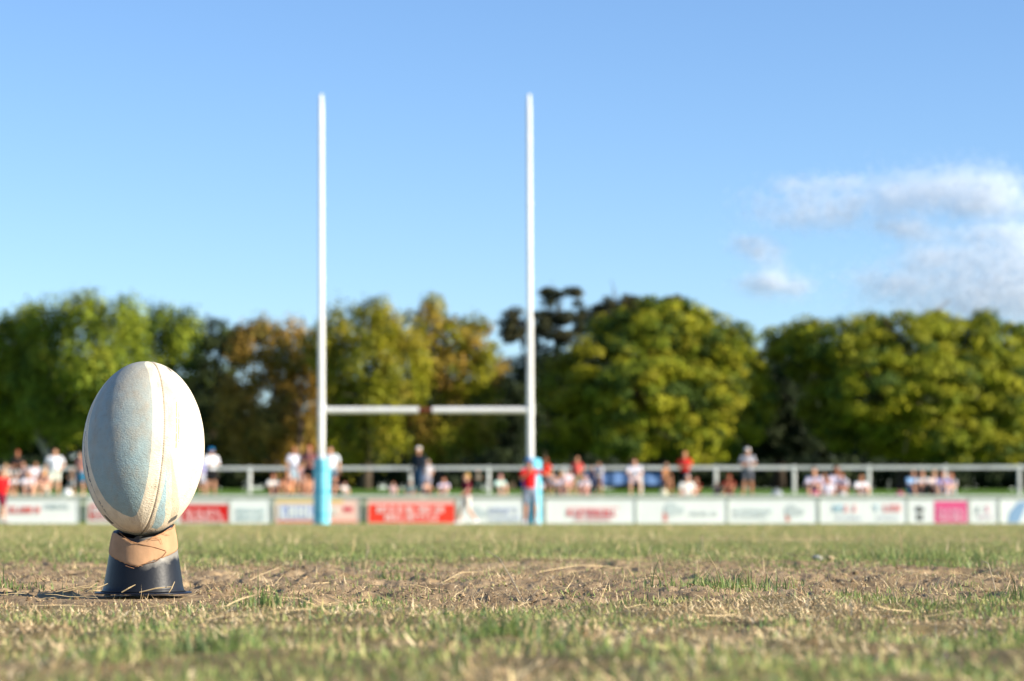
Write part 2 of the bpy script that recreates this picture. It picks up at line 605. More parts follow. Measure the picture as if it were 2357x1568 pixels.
# the long stems one can follow in the photograph (px, py on the ground, height above it)
for path in (((690, 1342, .004), (760, 1336, .007), (860, 1338, .006), (1000, 1344, .004)), ((1240, 1313, .006), (1330, 1310, .012), (1400, 1306, .008), (1460, 1300, .004)),
             ((2287, 1352, .0), (2282, 1345, .016), (2270, 1340, .034), (2258, 1338, .050)), ((2318, 1352, 0), (2312, 1350, .012), (2320, 1348, .022)),
             ((1520, 1318, 0), (1517, 1318, .02), (1512, 1318, .038), (1508, 1318, .046)), ((1600, 1322, 0), (1604, 1322, .02), (1602, 1322, .042)),
             ((1300, 1352, 0), (1312, 1350, .01), (1322, 1350, .022), (1316, 1350, .030)), ((1430, 1345, 0), (1436, 1345, .016), (1434, 1345, .028)),
             ((560, 1332, 0), (600, 1326, .008), (650, 1320, .014)), ((1210, 1372, 0), (1180, 1350, .02), (1150, 1330, .04), (1120, 1325, .062)),
             ((860, 1290, .0), (850, 1290, .04), (835, 1290, .07)), ((1000, 1330, .004), (1060, 1322, .012), (1120, 1318, .008)), ((2120, 1362, .002), (2180, 1360, .006), (2240, 1363, .003))):
    pts = []
    for (px, py, h) in path:
        gx, gy = ground_at(px, py)
        pts.append((gx, gy, float(ground_z(np.array([gx]), np.array([gy]))[0]) + h + .001))
    straw.tube(pts, [.0009] * (len(pts) - 1) + [.0005], n=6)
# whitish grass ends lying across the flange
for (dx, dy, L, a) in ((-.076, -.050, .030, .6), (-.062, -.056, .034, .45), (-.085, -.055, .06, .12), (-.10, -.05, .055, .2), (-.012, -.073, .024, -.55), (.03, -.075, .05, .15), (.055, -.08, .022, 1.2)):
    x, y = BX + dx, BY + dy
    straw.tube([(x - math.cos(a) * L / 2, y, .004), (x, y, .010), (x + math.cos(a) * L / 2, y + .004, .008 + math.sin(abs(a)) * L * .6)], [.0009, .0011, .0005], n=5)
tag(straw.build('straw_stems', mat('straw', rgb(204, 180, 136), rough=.6, spec=.3, noise=.35, nscale=25)), kind='stuff')

# crumbs of dry soil
ico = bpy.data.meshes.new('t')
import bmesh
bm = bmesh.new(); bmesh.ops.create_icosphere(bm, subdivisions=1, radius=1); bm.to_mesh(ico); bm.free()
iv = np.array([v.co[:] for v in ico.vertices]); it = np.array([p.vertices[:] for p in ico.polygons])
n = 26000
y = rng.uniform(3.2, 7.0, n); x = rng.uniform(-1, 1, n) * (.235 * y + .35)
k = (rng.random(n) < np.clip(dirt_mask(x, y) * (.25 + .9 * fbm(x * 10, y * 8, 7)), .03, 1)) & (((x - BX) ** 2 + (y - BY) ** 2) > .08 ** 2)
x, y = x[k], y[k]; n = len(x)
r = np.minimum(rng.lognormal(-6.65, .5, n), .007)
z = ground_z(x, y) + r * .25
P = iv[None] * r[:, None, None] * rng.uniform(.6, 1.35, (n, len(iv), 1)) * np.stack([rng.uniform(.8, 1.5, n), rng.uniform(.8, 1.4, n), rng.uniform(.5, .9, n)], -1)[:, None]
P = P + np.stack([x, y, z], -1)[:, None]
T = (np.arange(n)[:, None, None] * len(iv) + it[None]).reshape(-1, 3)
cc = np.repeat((soil_b + (soil_a * 1.1 - soil_b) * rng.random((n, 1)))[:, None], len(iv), 1)
tag(link('soil_crumbs', np_mesh('soil_crumbs', P.reshape(-1, 3), tris=T, cols=cc.reshape(-1, 3)), mat('crumb', (0, 0, 0), rough=.95, spec=.1, attr='Col', noise=.2, nscale=200)), kind='stuff')


def stone(px, py, r, c, label):
    gx, gy = ground_at(px, py)
    lr = np.random.default_rng(int(px))
    v = iv * lr.uniform(.75, 1.2, (len(iv), 1)) * np.array([1.25, .9, .75]) * r
    o = link('stone', np_mesh('stone', v, tris=it), mat('stone', c, rough=.8, noise=.3, nscale=80))
    o.modifiers.new('round', 'SUBSURF').render_levels = 2
    o.location = (gx, gy, float(ground_z(np.array([gx]), np.array([gy]))[0]) + r * .55)
    tag(o, label, 'stone')


stone(1878, 1291, .017, rgb(150, 150, 146), 'pale grey stone lying in the turf far to the right of the ball')
stone(1908, 1293, .015, rgb(170, 150, 116), 'sandy yellow stone touching the pale grey stone in the turf')
stone(952, 1330, .0075, rgb(205, 180, 140), 'tiny tan pebble on the bare soil right of the kicking tee')
stone(248, 1348, .006, rgb(225, 215, 195), 'tiny white pebble on the soil left of the kicking tee')

# ------------------------------------------------------------------ ball
BALL_C = at(330.5, 1031.5, 3.776)
A_, C_ = 0.0945, 0.1385
TAU, ROLL = R(13), R(1.6)
VIEW = math.atan2(-BALL_C.x, BALL_C.y)      # the camera sees the ball from a little to its right
RM0 = (Matrix.Rotation(ROLL, 3, 'Y') @ Matrix.Rotation(-TAU, 3, 'X'))
RM = Matrix.Rotation(VIEW, 3, 'Z') @ RM0
RMn = np.array(RM0)


def ballpt(zx, zy):
    """longitude and latitude on the ball of a mark measured on a close-up of the photograph"""
    X = ((220 + zx * .6377) / 1.629 - 330.5) / 1474.0
    Z = (1031.5 - (1300 + zy * .6377) / 1.629) / 1474.0
    # local = RM^T (X, t, Z); solve for the nearer point
    a0 = RMn.T @ np.array([X, 0, Z]); a1 = RMn.T @ np.array([0, 1, 0])
    s = np.array([1 / A_, 1 / A_, 1 / C_])
    p0, p1 = a0 * s, a1 * s
    a, b, c = p1 @ p1, 2 * p0 @ p1, p0 @ p0 - 1
    disc = max(b * b - 4 * a * c, 0)
    t = (-b - math.sqrt(disc)) / (2 * a)
    p = p0 + p1 * t
    return math.degrees(math.atan2(p[0], -p[1])), math.degrees(math.asin(max(-1, min(1, p[2] / max(np.linalg.norm(p), 1e-6)))))


NL, NP_ = 900, 520
lon = np.linspace(-180, 180, NL, endpoint=False)
lat = np.linspace(-89.6, 89.6, NP_)
LO, LA = np.meshgrid(lon, lat)


def prof(pts, key=1):
    """points -> interpolated longitude as a function of latitude"""
    q = sorted([ballpt(*p) for p in pts], key=lambda t: t[1])
    return np.array([t[1] for t in q]), np.array([t[0] for t in q])


def between(left, right, lo, hi):
    a, b = prof(left), prof(right)
    return (LO > np.interp(LA, *a)) & (LO < np.interp(LA, *b)) & (LA > lo) & (LA < hi)


seam_lat, seam_lon = prof([(575, 130), (590, 180), (610, 300), (617, 450), (612, 600), (598, 750), (570, 900), (530, 1030), (505, 1075)])
SEAM = float(np.median(seam_lon))
print('SEAM', SEAM, seam_lon)
cream = np.array(rgb(228, 215, 190)); blue = np.array(rgb(150, 172, 172)); grey = np.array(rgb(168, 168, 156)); beige = np.array(rgb(206, 192, 166))
colr = np.tile(cream, (NP_, NL, 1))
nz = fbm(LO / 9 + 50, LA / 9 + 50, 5, 5); nz2 = fbm(LO / 2.2 + 90, LA / 2.2 + 90, 15, 4)
band = between([(185, 430), (178, 600), (205, 740), (240, 830), (285, 905), (330, 950), (385, 985), (432, 1002)],
               [(500, 104), (522, 150), (540, 250), (550, 400), (545, 600), (530, 750), (510, 850), (485, 940), (462, 990), (440, 1003)], ballpt(432, 1001)[1], 84)
# above, the band's left edge follows the panel
topl = (LA > ballpt(185, 430)[1]) & (LO > -66) & (LO < np.interp(LA, *prof([(500, 104), (522, 150), (540, 250), (550, 400)]))) & (LA < 80)
band = band | topl
f = np.clip((LA + 45) / 80 + (nz - .5) * .9, 0, 1)[..., None]
bl = blue * (1 - f) + grey * f
colr = np.where(band[..., None], bl, colr)
# the other panels carry the same bands out of sight
for k in (1, 2):
    sh = int(NL * k / 4) * 2 if k == 2 else int(NL / 4) * 3
    colr = np.where(np.roll(band, sh, 1)[..., None], np.roll(bl, sh, 1), colr)
b_low = ballpt(570, 1068)[1]
wedge = between([(630, 690), (622, 800), (600, 900), (575, 980), (545, 1068)], [(634, 690), (635, 800), (632, 860), (625, 950), (606, 1052)], b_low, ballpt(632, 690)[1])
colr = np.where(wedge[..., None], np.array(rgb(160, 190, 196)), colr)
wedge2 = between([(650, 625), (662, 800), (662, 900), (650, 1010)], [(652, 625), (682, 780), (700, 880), (706, 960), (690, 1000)], ballpt(660, 1012)[1], ballpt(650, 625)[1])
colr = np.where(wedge2[..., None], beige, colr)


def quadmark(pts, c):
    global colr
    p = [ballpt(*q) for q in pts]
    inside = np.ones(LO.shape, bool)
    sgn = None
    for i in range(4):
        (x0, y0), (x1, y1) = p[i], p[(i + 1) % 4]
        s = (x1 - x0) * (LA - y0) - (y1 - y0) * (LO - x0)
        inside &= (s < 0)
    colr = np.where(inside[..., None], np.array(c), colr)


dark = rgb(96, 96, 92)
quadmark([(642, 1030), (662, 1008), (700, 986), (690, 1012)][0:4], dark)
quadmark([(640, 1042), (650, 1020), (699, 988), (690, 1012)], dark)
quadmark([(272, 990), (284, 992), (335, 1040), (322, 1042)][::1], dark)
quadmark([(620, 118), (640, 124), (665, 150), (650, 146)][::1], dark)
lo_r = ballpt(852, 520)
mk = (np.abs(LO - lo_r[0] - 6) < 6) & (np.abs(LA - lo_r[1]) < 3.2)
colr = np.where(mk[..., None], np.array(rgb(196, 60, 48)), colr)
# small worn print: rows of tiny characters
lr = np.random.default_rng(3)
for (zx, y0, y1, dens, c) in ((686, 335, 605, .72, rgb(172, 146, 114)), (700, 362, 570, .6, rgb(178, 152, 122))):
    l0 = ballpt(zx, (y0 + y1) / 2)[0]
    for zy in np.arange(y0, y1, 7.5):
        if lr.random() > dens + .15: continue
        la = ballpt(zx, zy)[1]; l1 = ballpt(zx, zy)[0]
        m_ = (np.abs(LO - l1) < .75) & (np.abs(LA - la) < .42 + .25 * lr.random())
        colr = np.where(m_[..., None], np.array(c), colr)
for zy in np.arange(505, 980, 9.5):
    t = (zy - 560) / 220
    zx = np.interp(zy, [505, 560, 640, 700, 780, 880, 980], [160, 152, 157, 168, 184, 228, 290])
    if zy > 790 and lr.random() < .55: continue
    la = ballpt(zx, zy)[1]; l1 = ballpt(zx, zy)[0]
    m_ = (np.abs(LO - l1) < 1.0) & (np.abs(LA - la) < .38 + .3 * lr.random())
    colr = np.where(m_[..., None], np.array(rgb(92, 96, 112)), colr)
# grime and wear
gr = np.clip((nz - .42) * 2.2, 0, 1)[..., None] * .30
colr = colr * (1 - gr) + np.array(rgb(168, 146, 116)) * gr
slo, sla = ballpt(655, 320)
smu = np.exp(-(((LO - slo) / 9) ** 2 + ((LA - sla) / 13) ** 2)) + .8 * np.exp(-(((LO - SEAM - 5) / 5) ** 2 + ((LA - 5) / 30) ** 2))
smu = np.clip(smu * (.45 + nz), 0, 1)[..., None] * .42
colr = colr * (1 - smu) + np.array(rgb(186, 162, 130)) * smu
scuff = np.clip((nz2 - .66) * 6, 0, 1)[..., None] * .35
colr = colr * (1 - scuff) + np.array(rgb(140, 128, 112)) * scuff
pan = np.abs((LO - SEAM + 45) % 90 - 45)                # degrees of longitude from the nearest seam
arc = pan * np.cos(np.radians(LA)) * A_ * math.pi / 180  # metres
sd = np.exp(-(arc / .0013) ** 2)
stain = np.exp(-(arc / .010) ** 2)[..., None] * np.clip(nz * 1.6 - .5, 0, 1)[..., None] * .22
colr = colr * (1 - stain) + np.array(rgb(176, 150, 116)) * stain
stitch = ((LA * 0.62 + LO * .0) % 1.0 < .5)
colr = colr * (1 - .8 * (np.exp(-(arc / .0009) ** 2) * (0.4 + .6 * stitch))[..., None])
lob = np.exp(-((arc - .0042) / .0016) ** 2)
disp = -0.0010 * sd + .0003 * lob * stitch + .0004 * (nz - .5)
cx_, sx_ = np.cos(np.radians(LA)), np.sin(np.radians(LA))
nrm = np.stack([cx_ * np.sin(np.radians(LO)), -cx_ * np.cos(np.radians(LO)), sx_], -1)
# leather bulges a little between the seams
rad = 1 - .012 * np.exp(-(pan / 14) ** 2) * cx_
BP = nrm * np.array([A_, A_, C_]) * rad[..., None] + nrm * disp[..., None]
V = np.concatenate([BP.reshape(-1, 3), [[0, 0, -C_ + .0015], [0, 0, C_ - .0015]]])
idx = np.arange(NL * NP_).reshape(NP_, NL)
nxt = np.roll(idx, -1, 1)
Q = np.stack([idx[:-1], nxt[:-1], nxt[1:], idx[1:]], -1).reshape(-1, 4)
T = np.concatenate([np.stack([np.full(NL, NL * NP_), nxt[0], idx[0]], -1), np.stack([np.full(NL, NL * NP_ + 1), idx[-1], nxt[-1]], -1)])
bcol = np.concatenate([colr.reshape(-1, 3), [cream * .7, cream * .7]])
bm_ = mat('worn_leather', (0, 0, 0), rough=.62, spec=.35, attr='Col', noise=.10, nscale=60)
t = bm_.node_tree
vo = t.nodes.new('ShaderNodeTexVoronoi'); vo.inputs['Scale'].default_value = 700
wv = t.nodes.new('ShaderNodeTexNoise'); wv.inputs['Scale'].default_value = 190; wv.inputs['Detail'].default_value = 3; wv.inputs['Distortion'].default_value = 1.2
tc = t.nodes.new('ShaderNodeTexCoord')
mp = t.nodes.new('ShaderNodeMapping'); mp.inputs['Scale'].default_value = (.55, .55, 1.5)
t.links.new(tc.outputs['Object'], mp.inputs['Vector']); t.links.new(mp.outputs[0], wv.inputs['Vector']); t.links.new(mp.outputs[0], vo.inputs['Vector'])
ad = t.nodes.new('ShaderNodeMath'); ad.operation = 'MULTIPLY_ADD'; ad.inputs[1].default_value = .45
t.links.new(vo.outputs['Distance'], ad.inputs[0]); t.links.new(wv.outputs['Fac'], ad.inputs[2])
bp = t.nodes.new('ShaderNodeBump'); bp.inputs['Strength'].default_value = .7; bp.inputs['Distance'].default_value = .0011
t.links.new(ad.outputs[0], bp.inputs['Height']); t.links.new(bp.outputs[0], t.nodes['Principled BSDF'].inputs['Normal'])
bm_.name = 'worn_leather'
ball = link('rugby_ball', np_mesh('rugby_ball', V, quads=Q, tris=T, cols=bcol, smooth=True), bm_)
ball.rotation_mode = 'QUATERNION'
ball.rotation_quaternion = RM.to_quaternion()
ball.location = BALL_C
tag(ball, 'worn cream and pale blue rugby ball standing upright on the tee', 'rugby ball')
valve = MB().capsule((0, 0, 0), (0, .002, 0), .0035, .003, n=12).build('valve', mat('valve', rgb(60, 60, 60), rough=.5), ball, smooth=True)
valve.location = (0, A_ - .0025, 0)

# ------------------------------------------------------------------ kicking tee
tee = link('kicking_tee', None)
tee.location = (BX, BY, 0.0)
tee.rotation_euler = (0, 0, VIEW)
tag(tee, 'black rubber cone tee wrapped in tan tape holding the ball off the soil', 'kicking tee')
NT = 180
th = np.linspace(-180, 180, NT, endpoint=False)       # 0 faces the camera, + to the right


def ring(r, z, thd=th):
    return np.stack([r * np.sin(np.radians(thd)), -r * np.cos(np.radians(thd)), z + 0 * thd], -1)


def cone_r(z):
    return np.interp(z, [0, .004, .010, .03, .06, .10, .12], [.0645, .0635, .0615, .0583, .0535, .0465, .0445])


def lathe(rows, name, m, parent, closed=True, smooth=True):
    n = len(rows)
    V = np.concatenate(rows)
    idx = np.arange(n * NT).reshape(n, NT)
    a = idx if not closed else np.concatenate([idx, idx[:1]])
    nx_ = np.roll(a, -1, 1)
    Q = np.stack([a[:-1], nx_[:-1], nx_[1:], a[1:]], -1).reshape(-1, 4)
    return link(name, np_mesh(name, V, quads=Q, smooth=smooth), m, parent)


navy = mat('black_rubber', (.011, .013, .018), rough=.42, spec=.26, noise=.35, nscale=14, bump=.12, bscale=160, bdist=.002)
# pale scuffing where the tape has rubbed
t = navy.node_tree
N_, L_ = t.nodes, t.links
pb = N_['Principled BSDF']
src = pb.inputs['Base Color'].links[0].from_socket
tc = N_.new('ShaderNodeTexCoord'); sp_ = N_.new('ShaderNodeSeparateXYZ'); L_.new(tc.outputs['Object'], sp_.inputs[0])
ab = N_.new('ShaderNodeMath'); ab.operation = 'MULTIPLY_ADD'; ab.inputs[1].default_value = -.30; ab.inputs[2].default_value = 0.0
L_.new(sp_.outputs['X'], ab.inputs[0])
ad = N_.new('ShaderNodeMath'); ad.operation = 'ADD'; L_.new(sp_.outputs['Z'], ad.inputs[0]); L_.new(ab.outputs[0], ad.inputs[1])
nn = N_.new('ShaderNodeTexNoise'); nn.inputs['Scale'].default_value = 90; nn.inputs['Detail'].default_value = 6
L_.new(tc.outputs['Object'], nn.inputs['Vector'])
ma = N_.new('ShaderNodeMath'); ma.operation = 'MULTIPLY_ADD'; ma.inputs[1].default_value = .020
L_.new(nn.outputs['Fac'], ma.inputs[0]); L_.new(ad.outputs[0], ma.inputs[2])
mr = N_.new('ShaderNodeMapRange'); mr.inputs['From Min'].default_value = .046; mr.inputs['From Max'].default_value = .056; mr.inputs['To Max'].default_value = .5
L_.new(ma.outputs[0], mr.inputs['Value'])
mxx = N_.new('ShaderNodeMath'); mxx.operation = 'MULTIPLY'
mr2 = N_.new('ShaderNodeMapRange'); mr2.inputs['From Min'].default_value = -.008; mr2.inputs['From Max'].default_value = .012
L_.new(sp_.outputs['X'], mr2.inputs['Value']); L_.new(mr.outputs[0], mxx.inputs[0]); L_.new(mr2.outputs[0], mxx.inputs[1])
mx = N_.new('ShaderNodeMix'); mx.data_type = 'RGBA'; L_.new(mxx.outputs[0], mx.inputs[0]); L_.new(src, mx.inputs[6]); mx.inputs[7].default_value = (*rgb(176, 170, 158), 1)
L_.new(mx.outputs[2], pb.inputs['Base Color'])

per = lambda pts: np.interp(th, *zip(*sorted(pts)))
PXZ = lambda py: CAMH - (py - HOR) / 1474.0
# heights of the slanted edges by angle (0 = camera side; the V sits a little left of it)
tape_top = per([(-180, .100), (-95, PXZ(1224)), (-60, PXZ(1228)), (-20, PXZ(1246)), (-12, PXZ(1249)), (10, PXZ(1238)), (45, PXZ(1222)), (80, PXZ(1209)), (100, PXZ(1206)), (179.9, .100)])
tape_bot = per([(-180, .062), (-95, PXZ(1268)), (-60, PXZ(1282)), (-20, PXZ(1300)), (-10, PXZ(1303)), (10, PXZ(1291)), (45, PXZ(1277)), (85, PXZ(1261)), (100, PXZ(1260)), (179.9, .062)])
rim = np.minimum(tape_top + .010, .108)
rim = per([(-180, .103), (-95, PXZ(1222)), (-50, PXZ(1233)), (-14, PXZ(1240)), (20, PXZ(1234)), (60, PXZ(1216)), (100, PXZ(1208)), (179.9, .103)])
rows = [ring(.0660, .0028)]
for k in range(1, 26):
    z = .0028 + (rim - .0028) * k / 25.0
    rows.append(ring(cone_r(z), z))
for k in range(12, -1, -1):
    z = .0040 + (rim - .0006 - .0040) * k / 12.0
    rows.append(ring(cone_r(z) - .0040 - .002 * (1 - k / 12), z))
lathe(rows, 'cone', navy, tee)
FL = lambda r0, r1, z0, z1: [ring(r0, z0), ring(r1, z0), ring(r1 + .0008, (z0 + z1) / 2), ring(r1, z1), ring(r0, z1)]
lathe(FL(.058, .0742, .0002, .0026), 'flange', mat('flange_rubber', (.010, .014, .028), rough=.38, spec=.25, noise=.3, nscale=30, bump=.2, bscale=120, bdist=.002), tee)
wob = fbm(th / 14 + 30, th * 0 + 2, 77, 3) - .5
fr = (fbm(th / 2.2 + 60, th * 0 + 5, 78, 2) - .5)
tb = tape_bot + fr * .0022; tt = tape_top + fr * .0014
rows = []
for k in range(0, 15):
    z = tb + (tt - tb) * k / 14.0
    bul = .0011 + .0006 * math.sin(math.pi * k / 14) + wob * .0005
    rows.append(ring(cone_r(z) + bul + (.0003 if 0 < k < 14 else -.0004), z))
for k in range(14, -1, -1):
    z = tb + (tt - tb) * k / 14.0
    rows.append(ring(cone_r(z) + .0003, z))
tape_m = mat('tan_tape', rgb(184, 144, 108), rough=.8, spec=.2, noise=.25, nscale=30, bump=.25, bscale=90, bdist=.002)
tape = lathe(rows, 'tape', tape_m, tee)


def on_cone(a, z, off=.003):
    r = float(cone_r(z)) + off
    return (r * math.sin(R(a)), -r * math.cos(R(a)), z)


# the overlapping end of the tape, its fold lines and frayed threads
def a_of(px): return math.degrees(math.asin(max(-1, min(1, (px - 333) / 72.0))))
lap = MB()
fold = [on_cone(a_of(p), PXZ(q), .0031) for p, q in ((280, 1226), (295, 1238), (312, 1249), (335, 1254), (358, 1260), (376, 1267), (377, 1270), (370, 1279), (357, 1290), (330, 1297))]
lap.tube(fold, .0005, n=6)
lap.build('tape_end', mat('tape_fold', rgb(132, 94, 64), rough=.9), tape)
thm = mat('thread', rgb(186, 134, 92), rough=.9)
for path in (((392, 1214), (372, 1226), (350, 1237), (345, 1243)), ((372, 1226), (380, 1230), (387, 1232)), ((352, 1235), (366, 1238), (370, 1252)), ((345, 1238), (356, 1241), (368, 1241)), ((402, 1208), (396, 1216), (388, 1218)),
             ((300, 1242), (308, 1247), (318, 1248)), ((318, 1302), (324, 1299), (332, 1301)), ((300, 1300), (310, 1304), (316, 1306))):
    MB().tube([on_cone(a_of(p), PXZ(q), .0040 + .0012 * (i % 2)) for i, (p, q) in enumerate(path)], [.0004] * (len(path) - 1) + [.0003], n=5).build('frayed_thread', thm, tape)

# ------------------------------------------------------------------ goal posts
white = mat('white_gloss_paint', (.80, .80, .79), rough=.4, spec=.4, noise=.12, nscale=1.6)
PY = 64.0
S_ = F / PY * 1.0
p0, p1 = at(740, 1200, PY), at(1226, 1200, PY)
goal = link('goal_posts', None)
goal.location = ((p0.x + p1.x) / 2, PY, 0)
tag(goal, 'tall white rugby goal posts with crossbar and blue padded bases', 'goal posts')
gx0 = goal.location.x
zc = at(980, 944.5, PY).z
for (xb, xt) in ((at(740, 1200, PY).x, at(739, 230, PY).x), (at(1221.5, 1200, PY).x, at(1217.5, 230, PY).x)):
    ztop = at(700, 226, PY).z
    X = lambda z: xb + (xt - xb) * z / 11.6 - gx0
    m = MB()
    m.tube([(X(0), 0, -.1), (X(5.45), 0, 5.45)], .088, n=24)
    m.build('upright', white, goal, smooth=False)
    u2 = MB().tube([(X(5.45), 0, 5.45), (X(5.5), 0, 5.5), (X(ztop - .35), 0, ztop - .35), (X(ztop), 0, ztop)], [.086, .070, .064, .050], n=24)
    u2.build('upper_upright', white, goal)
    cl = MB()
    cl.tube([(X(zc), 0, zc - .16), (X(zc), 0, zc + .16)], .098, n=24)
    cl.build('crossbar_bracket', white, goal)
    for yj in (322, 470, 640):
        zj = at(700, yj, PY).z
        MB().tube([(X(zj), 0, zj - .05), (X(zj), 0, zj + .05)], .078 if yj > 400 else .072, n=24).build('joint_collar', white, goal)
    cp = MB().tube([(X(ztop), 0, ztop), (X(ztop), 0, ztop + .10)], [.050, .040], n=12)
    cp.build('top_cap', white, goal)
xl, xr = at(740, 1200, PY).x - gx0, at(1221.5, 1200, PY).x - gx0
xm0, xm1 = at(964, 943, PY).x - gx0, at(995, 943, PY).x - gx0
for a, b in ((xl + .06, xm0), (xm1, xr - .06)):
    MB().tube([(a, 0, zc), (b, 0, zc)], .084, n=24).build('crossbar', white, goal)
MB().tube([(xm0 - .05, 0, zc), (xm1 + .05, 0, zc)], .070, n=20).build('crossbar_joint', mat('rust_red_sleeve', rgb(96, 44, 30), rough=.6), goal)
padm = mat('sky_blue_pad_vinyl', (.17, .58, .75), rough=.45, spec=.4, noise=.12, nscale=3, bump=.3, bscale=5, bdist=.03)
for k, (px, yt) in enumerate(((740, 1058), (1227, 1058))):
    cxp = at(px, 1200, PY).x - gx0
    ht = at(px, yt, PY - .25).z
    m = MB()
    m.box((cxp, 0, ht / 2 + .0), (.37, .37, ht - .02), rz=R(-27), bev=.07)
    m.box((cxp, 0, ht - .0), (.30, .30, .05), rz=R(-27), bev=.07)
    pad = m.build('post_pad', padm, goal)
    sm_ = mat('strap', (.06, .40, .60), rough=.6)
    for fr_ in (.15, .5, .85):
        MB().box((cxp, 0, ht * fr_), (.378, .378, .05), rz=R(-27), bev=.072).build('pad_strap', sm_, pad)

# ------------------------------------------------------------------ perimeter fence with advertising boards
FY = 70.0
zt = at(1000, 1143, FY).z
fence = link('perimeter_fence', None)
fence.location = (0, FY, 0)
tag(fence, 'low pale green metal perimeter fence carrying the advertising boards along the pitch', 'fence')
fm = mat('pale_green_pipe', rgb(196, 204, 186), rough=.5, noise=.15, nscale=2)
MB().tube([(-24, .10, zt + .0), (24, .10, zt + .0)], .045, n=10).build('top_rail', fm, fence)
MB().tube([(-24, .10, .16), (24, .10, .16)], .03, n=8).build('bottom_rail', fm, fence)
MB().box((0, .16, zt / 2 + .02), (48, .012, zt - .10)).build('infill_sheet', mat('pale_green_sheet', rgb(190, 202, 178), rough=.6, noise=.2, nscale=1.5), fence)
for k in range(19):
    MB().tube([(-23.4 + 2.6 * k, .10, -.1), (-23.4 + 2.6 * k, .10, zt)], .04, n=8).build('post', fm, fence)

wh, off = rgb(232, 238, 236), rgb(206, 214, 208)


def glyphs(m, x0, x1, zc_, h, seed, gap=.18, wt=.22):
    """a run of block letters too worn and far to be read"""
    lr = random.Random(seed)
    x = x0
    y = -.032
    out = [m]
    while x < x1 - h * .3:
        wd = h * lr.choice((.55, .62, .7))
        st = h * wt
        kind = lr.randrange(7)
        if x + wd > x1: break
        bars = []
        if kind in (0, 1, 2, 4): bars.append((x + st / 2, zc_, st, h))
        if kind in (0, 3, 4): bars.append((x + wd - st / 2, zc_, st, h))
        if kind in (0, 1, 3, 5): bars.append((x + wd / 2, zc_ + h / 2 - st / 2, wd, st))
        if kind in (1, 2, 5, 6): bars.append((x + wd / 2, zc_ - h / 2 + st / 2, wd, st))
        if kind in (1, 4): bars.append((x + wd / 2, zc_, wd * .8, st))
        if kind in (5, 6): bars.append((x + wd / 2, zc_, st, h))
        for i, (bx, bz, bw_, bh) in enumerate(bars):
            m.box((bx, y - .0015 * i, bz), (bw_, .006, bh))
        if lr.random() < .16:
            x += wd + h * gap * 3
            m = MB(); out.append(m)
        else:
            x += wd + h * gap
    return [q for q in out if q.v]


def board(x0, x1, face, label, y0=1150, items=(), frame=None, y1=1205):
    a, b = at(x0, 1150, FY).x, at(x1, 1150, FY).x
    w_ = b - a
    ztp, zb = at(0, y0, FY).z, at(0, y1, FY).z
    zb = max(zb, .03)
    o = link('advertising_board', None)
    o.location = ((a + b) / 2, FY, 0)
    tag(o, label, 'advertising board', 'advertising boards on the perimeter fence')
    MB().box((0, 0, (ztp + zb) / 2), (w_, .03, ztp - zb)).build('panel', mat('board_face', face, rough=.45, noise=.07, nscale=1.5), o)
    fr_ = MB()
    fw = .03
    fr_.box((0, -.006, ztp + fw / 2), (w_ + .02, .05, fw)).box((0, -.006, zb - fw / 2 + .005), (w_ + .02, .05, fw))
    for s in (-1, 1): fr_.box((s * (w_ / 2 + fw / 2 + .002), -.006, (ztp + zb) / 2), (fw, .05, ztp - zb - .01))
    fr_.build('board_frame', mat('board_frame', frame or rgb(200, 208, 200), rough=.5), o)
    cx0 = (a + b) / 2
    for it_ in items:
        kind = it_[0]
        if kind == 'rect':
            _, u0, u1, v0, v1, c = it_
            ua, ub = at(u0, 1150, FY).x - cx0, at(u1, 1150, FY).x - cx0
            va, vb = at(0, v0, FY).z, at(0, v1, FY).z
            MB().box(((ua + ub) / 2, -.018, (va + vb) / 2), (ub - ua, .008, va - vb)).build('printed_field', mat('print', c, rough=.45), o)
        elif kind == 'text':
            _, u0, u1, vc, hpx, c = it_
            ua, ub = at(u0, 1150, FY).x - cx0, at(u1, 1150, FY).x - cx0
            lm_ = mat('letter', c, rough=.45)
            for q in glyphs(MB(), ua, ub, at(0, vc, FY).z, hpx / 79.5, int(u0)): q.build('lettering', lm_, o)
        elif kind == 'logo':
            _, uc, vc, rp, c = it_
            ux, vz, rr = at(uc, 1150, FY).x - cx0, at(0, vc, FY).z, rp / 79.5
            m = MB()
            m.tube([(ux, -.020, vz), (ux, -.028, vz)], rr, n=20)
            m.tube([(ux + rr * 1.3, -.020, vz - rr * .2), (ux + rr * 1.3, -.026, vz - rr * .2)], rr * .6, n=16)
            m.build('emblem', mat('emblem', c, rough=.5), o)
        elif kind == 'slash':
            _, u0, u1, v0, v1, c = it_
            ua, ub = at(u0, 1150, FY).x - cx0, at(u1, 1150, FY).x - cx0
            va, vb = at(0, v0, FY).z, at(0, v1, FY).z
            q = (ub - ua) * .45
            pts = [(ua, vb), (ub - q, vb), (ub, va), (ua + q * 1.2, va), (ua + q * .25, (va + vb) / 2)]
            m = MB()
            n_ = len(pts)
            m.add([(p[0], yy, p[1]) for yy in (-.024, -.016) for p in pts], [tuple(range(n_)), tuple(reversed(range(n_, 2 * n_)))] + [((i + 1) % n_, i, n_ + i, n_ + (i + 1) % n_) for i in range(n_)])
            m.build('swoosh', mat('swoosh', c, rough=.45), o)


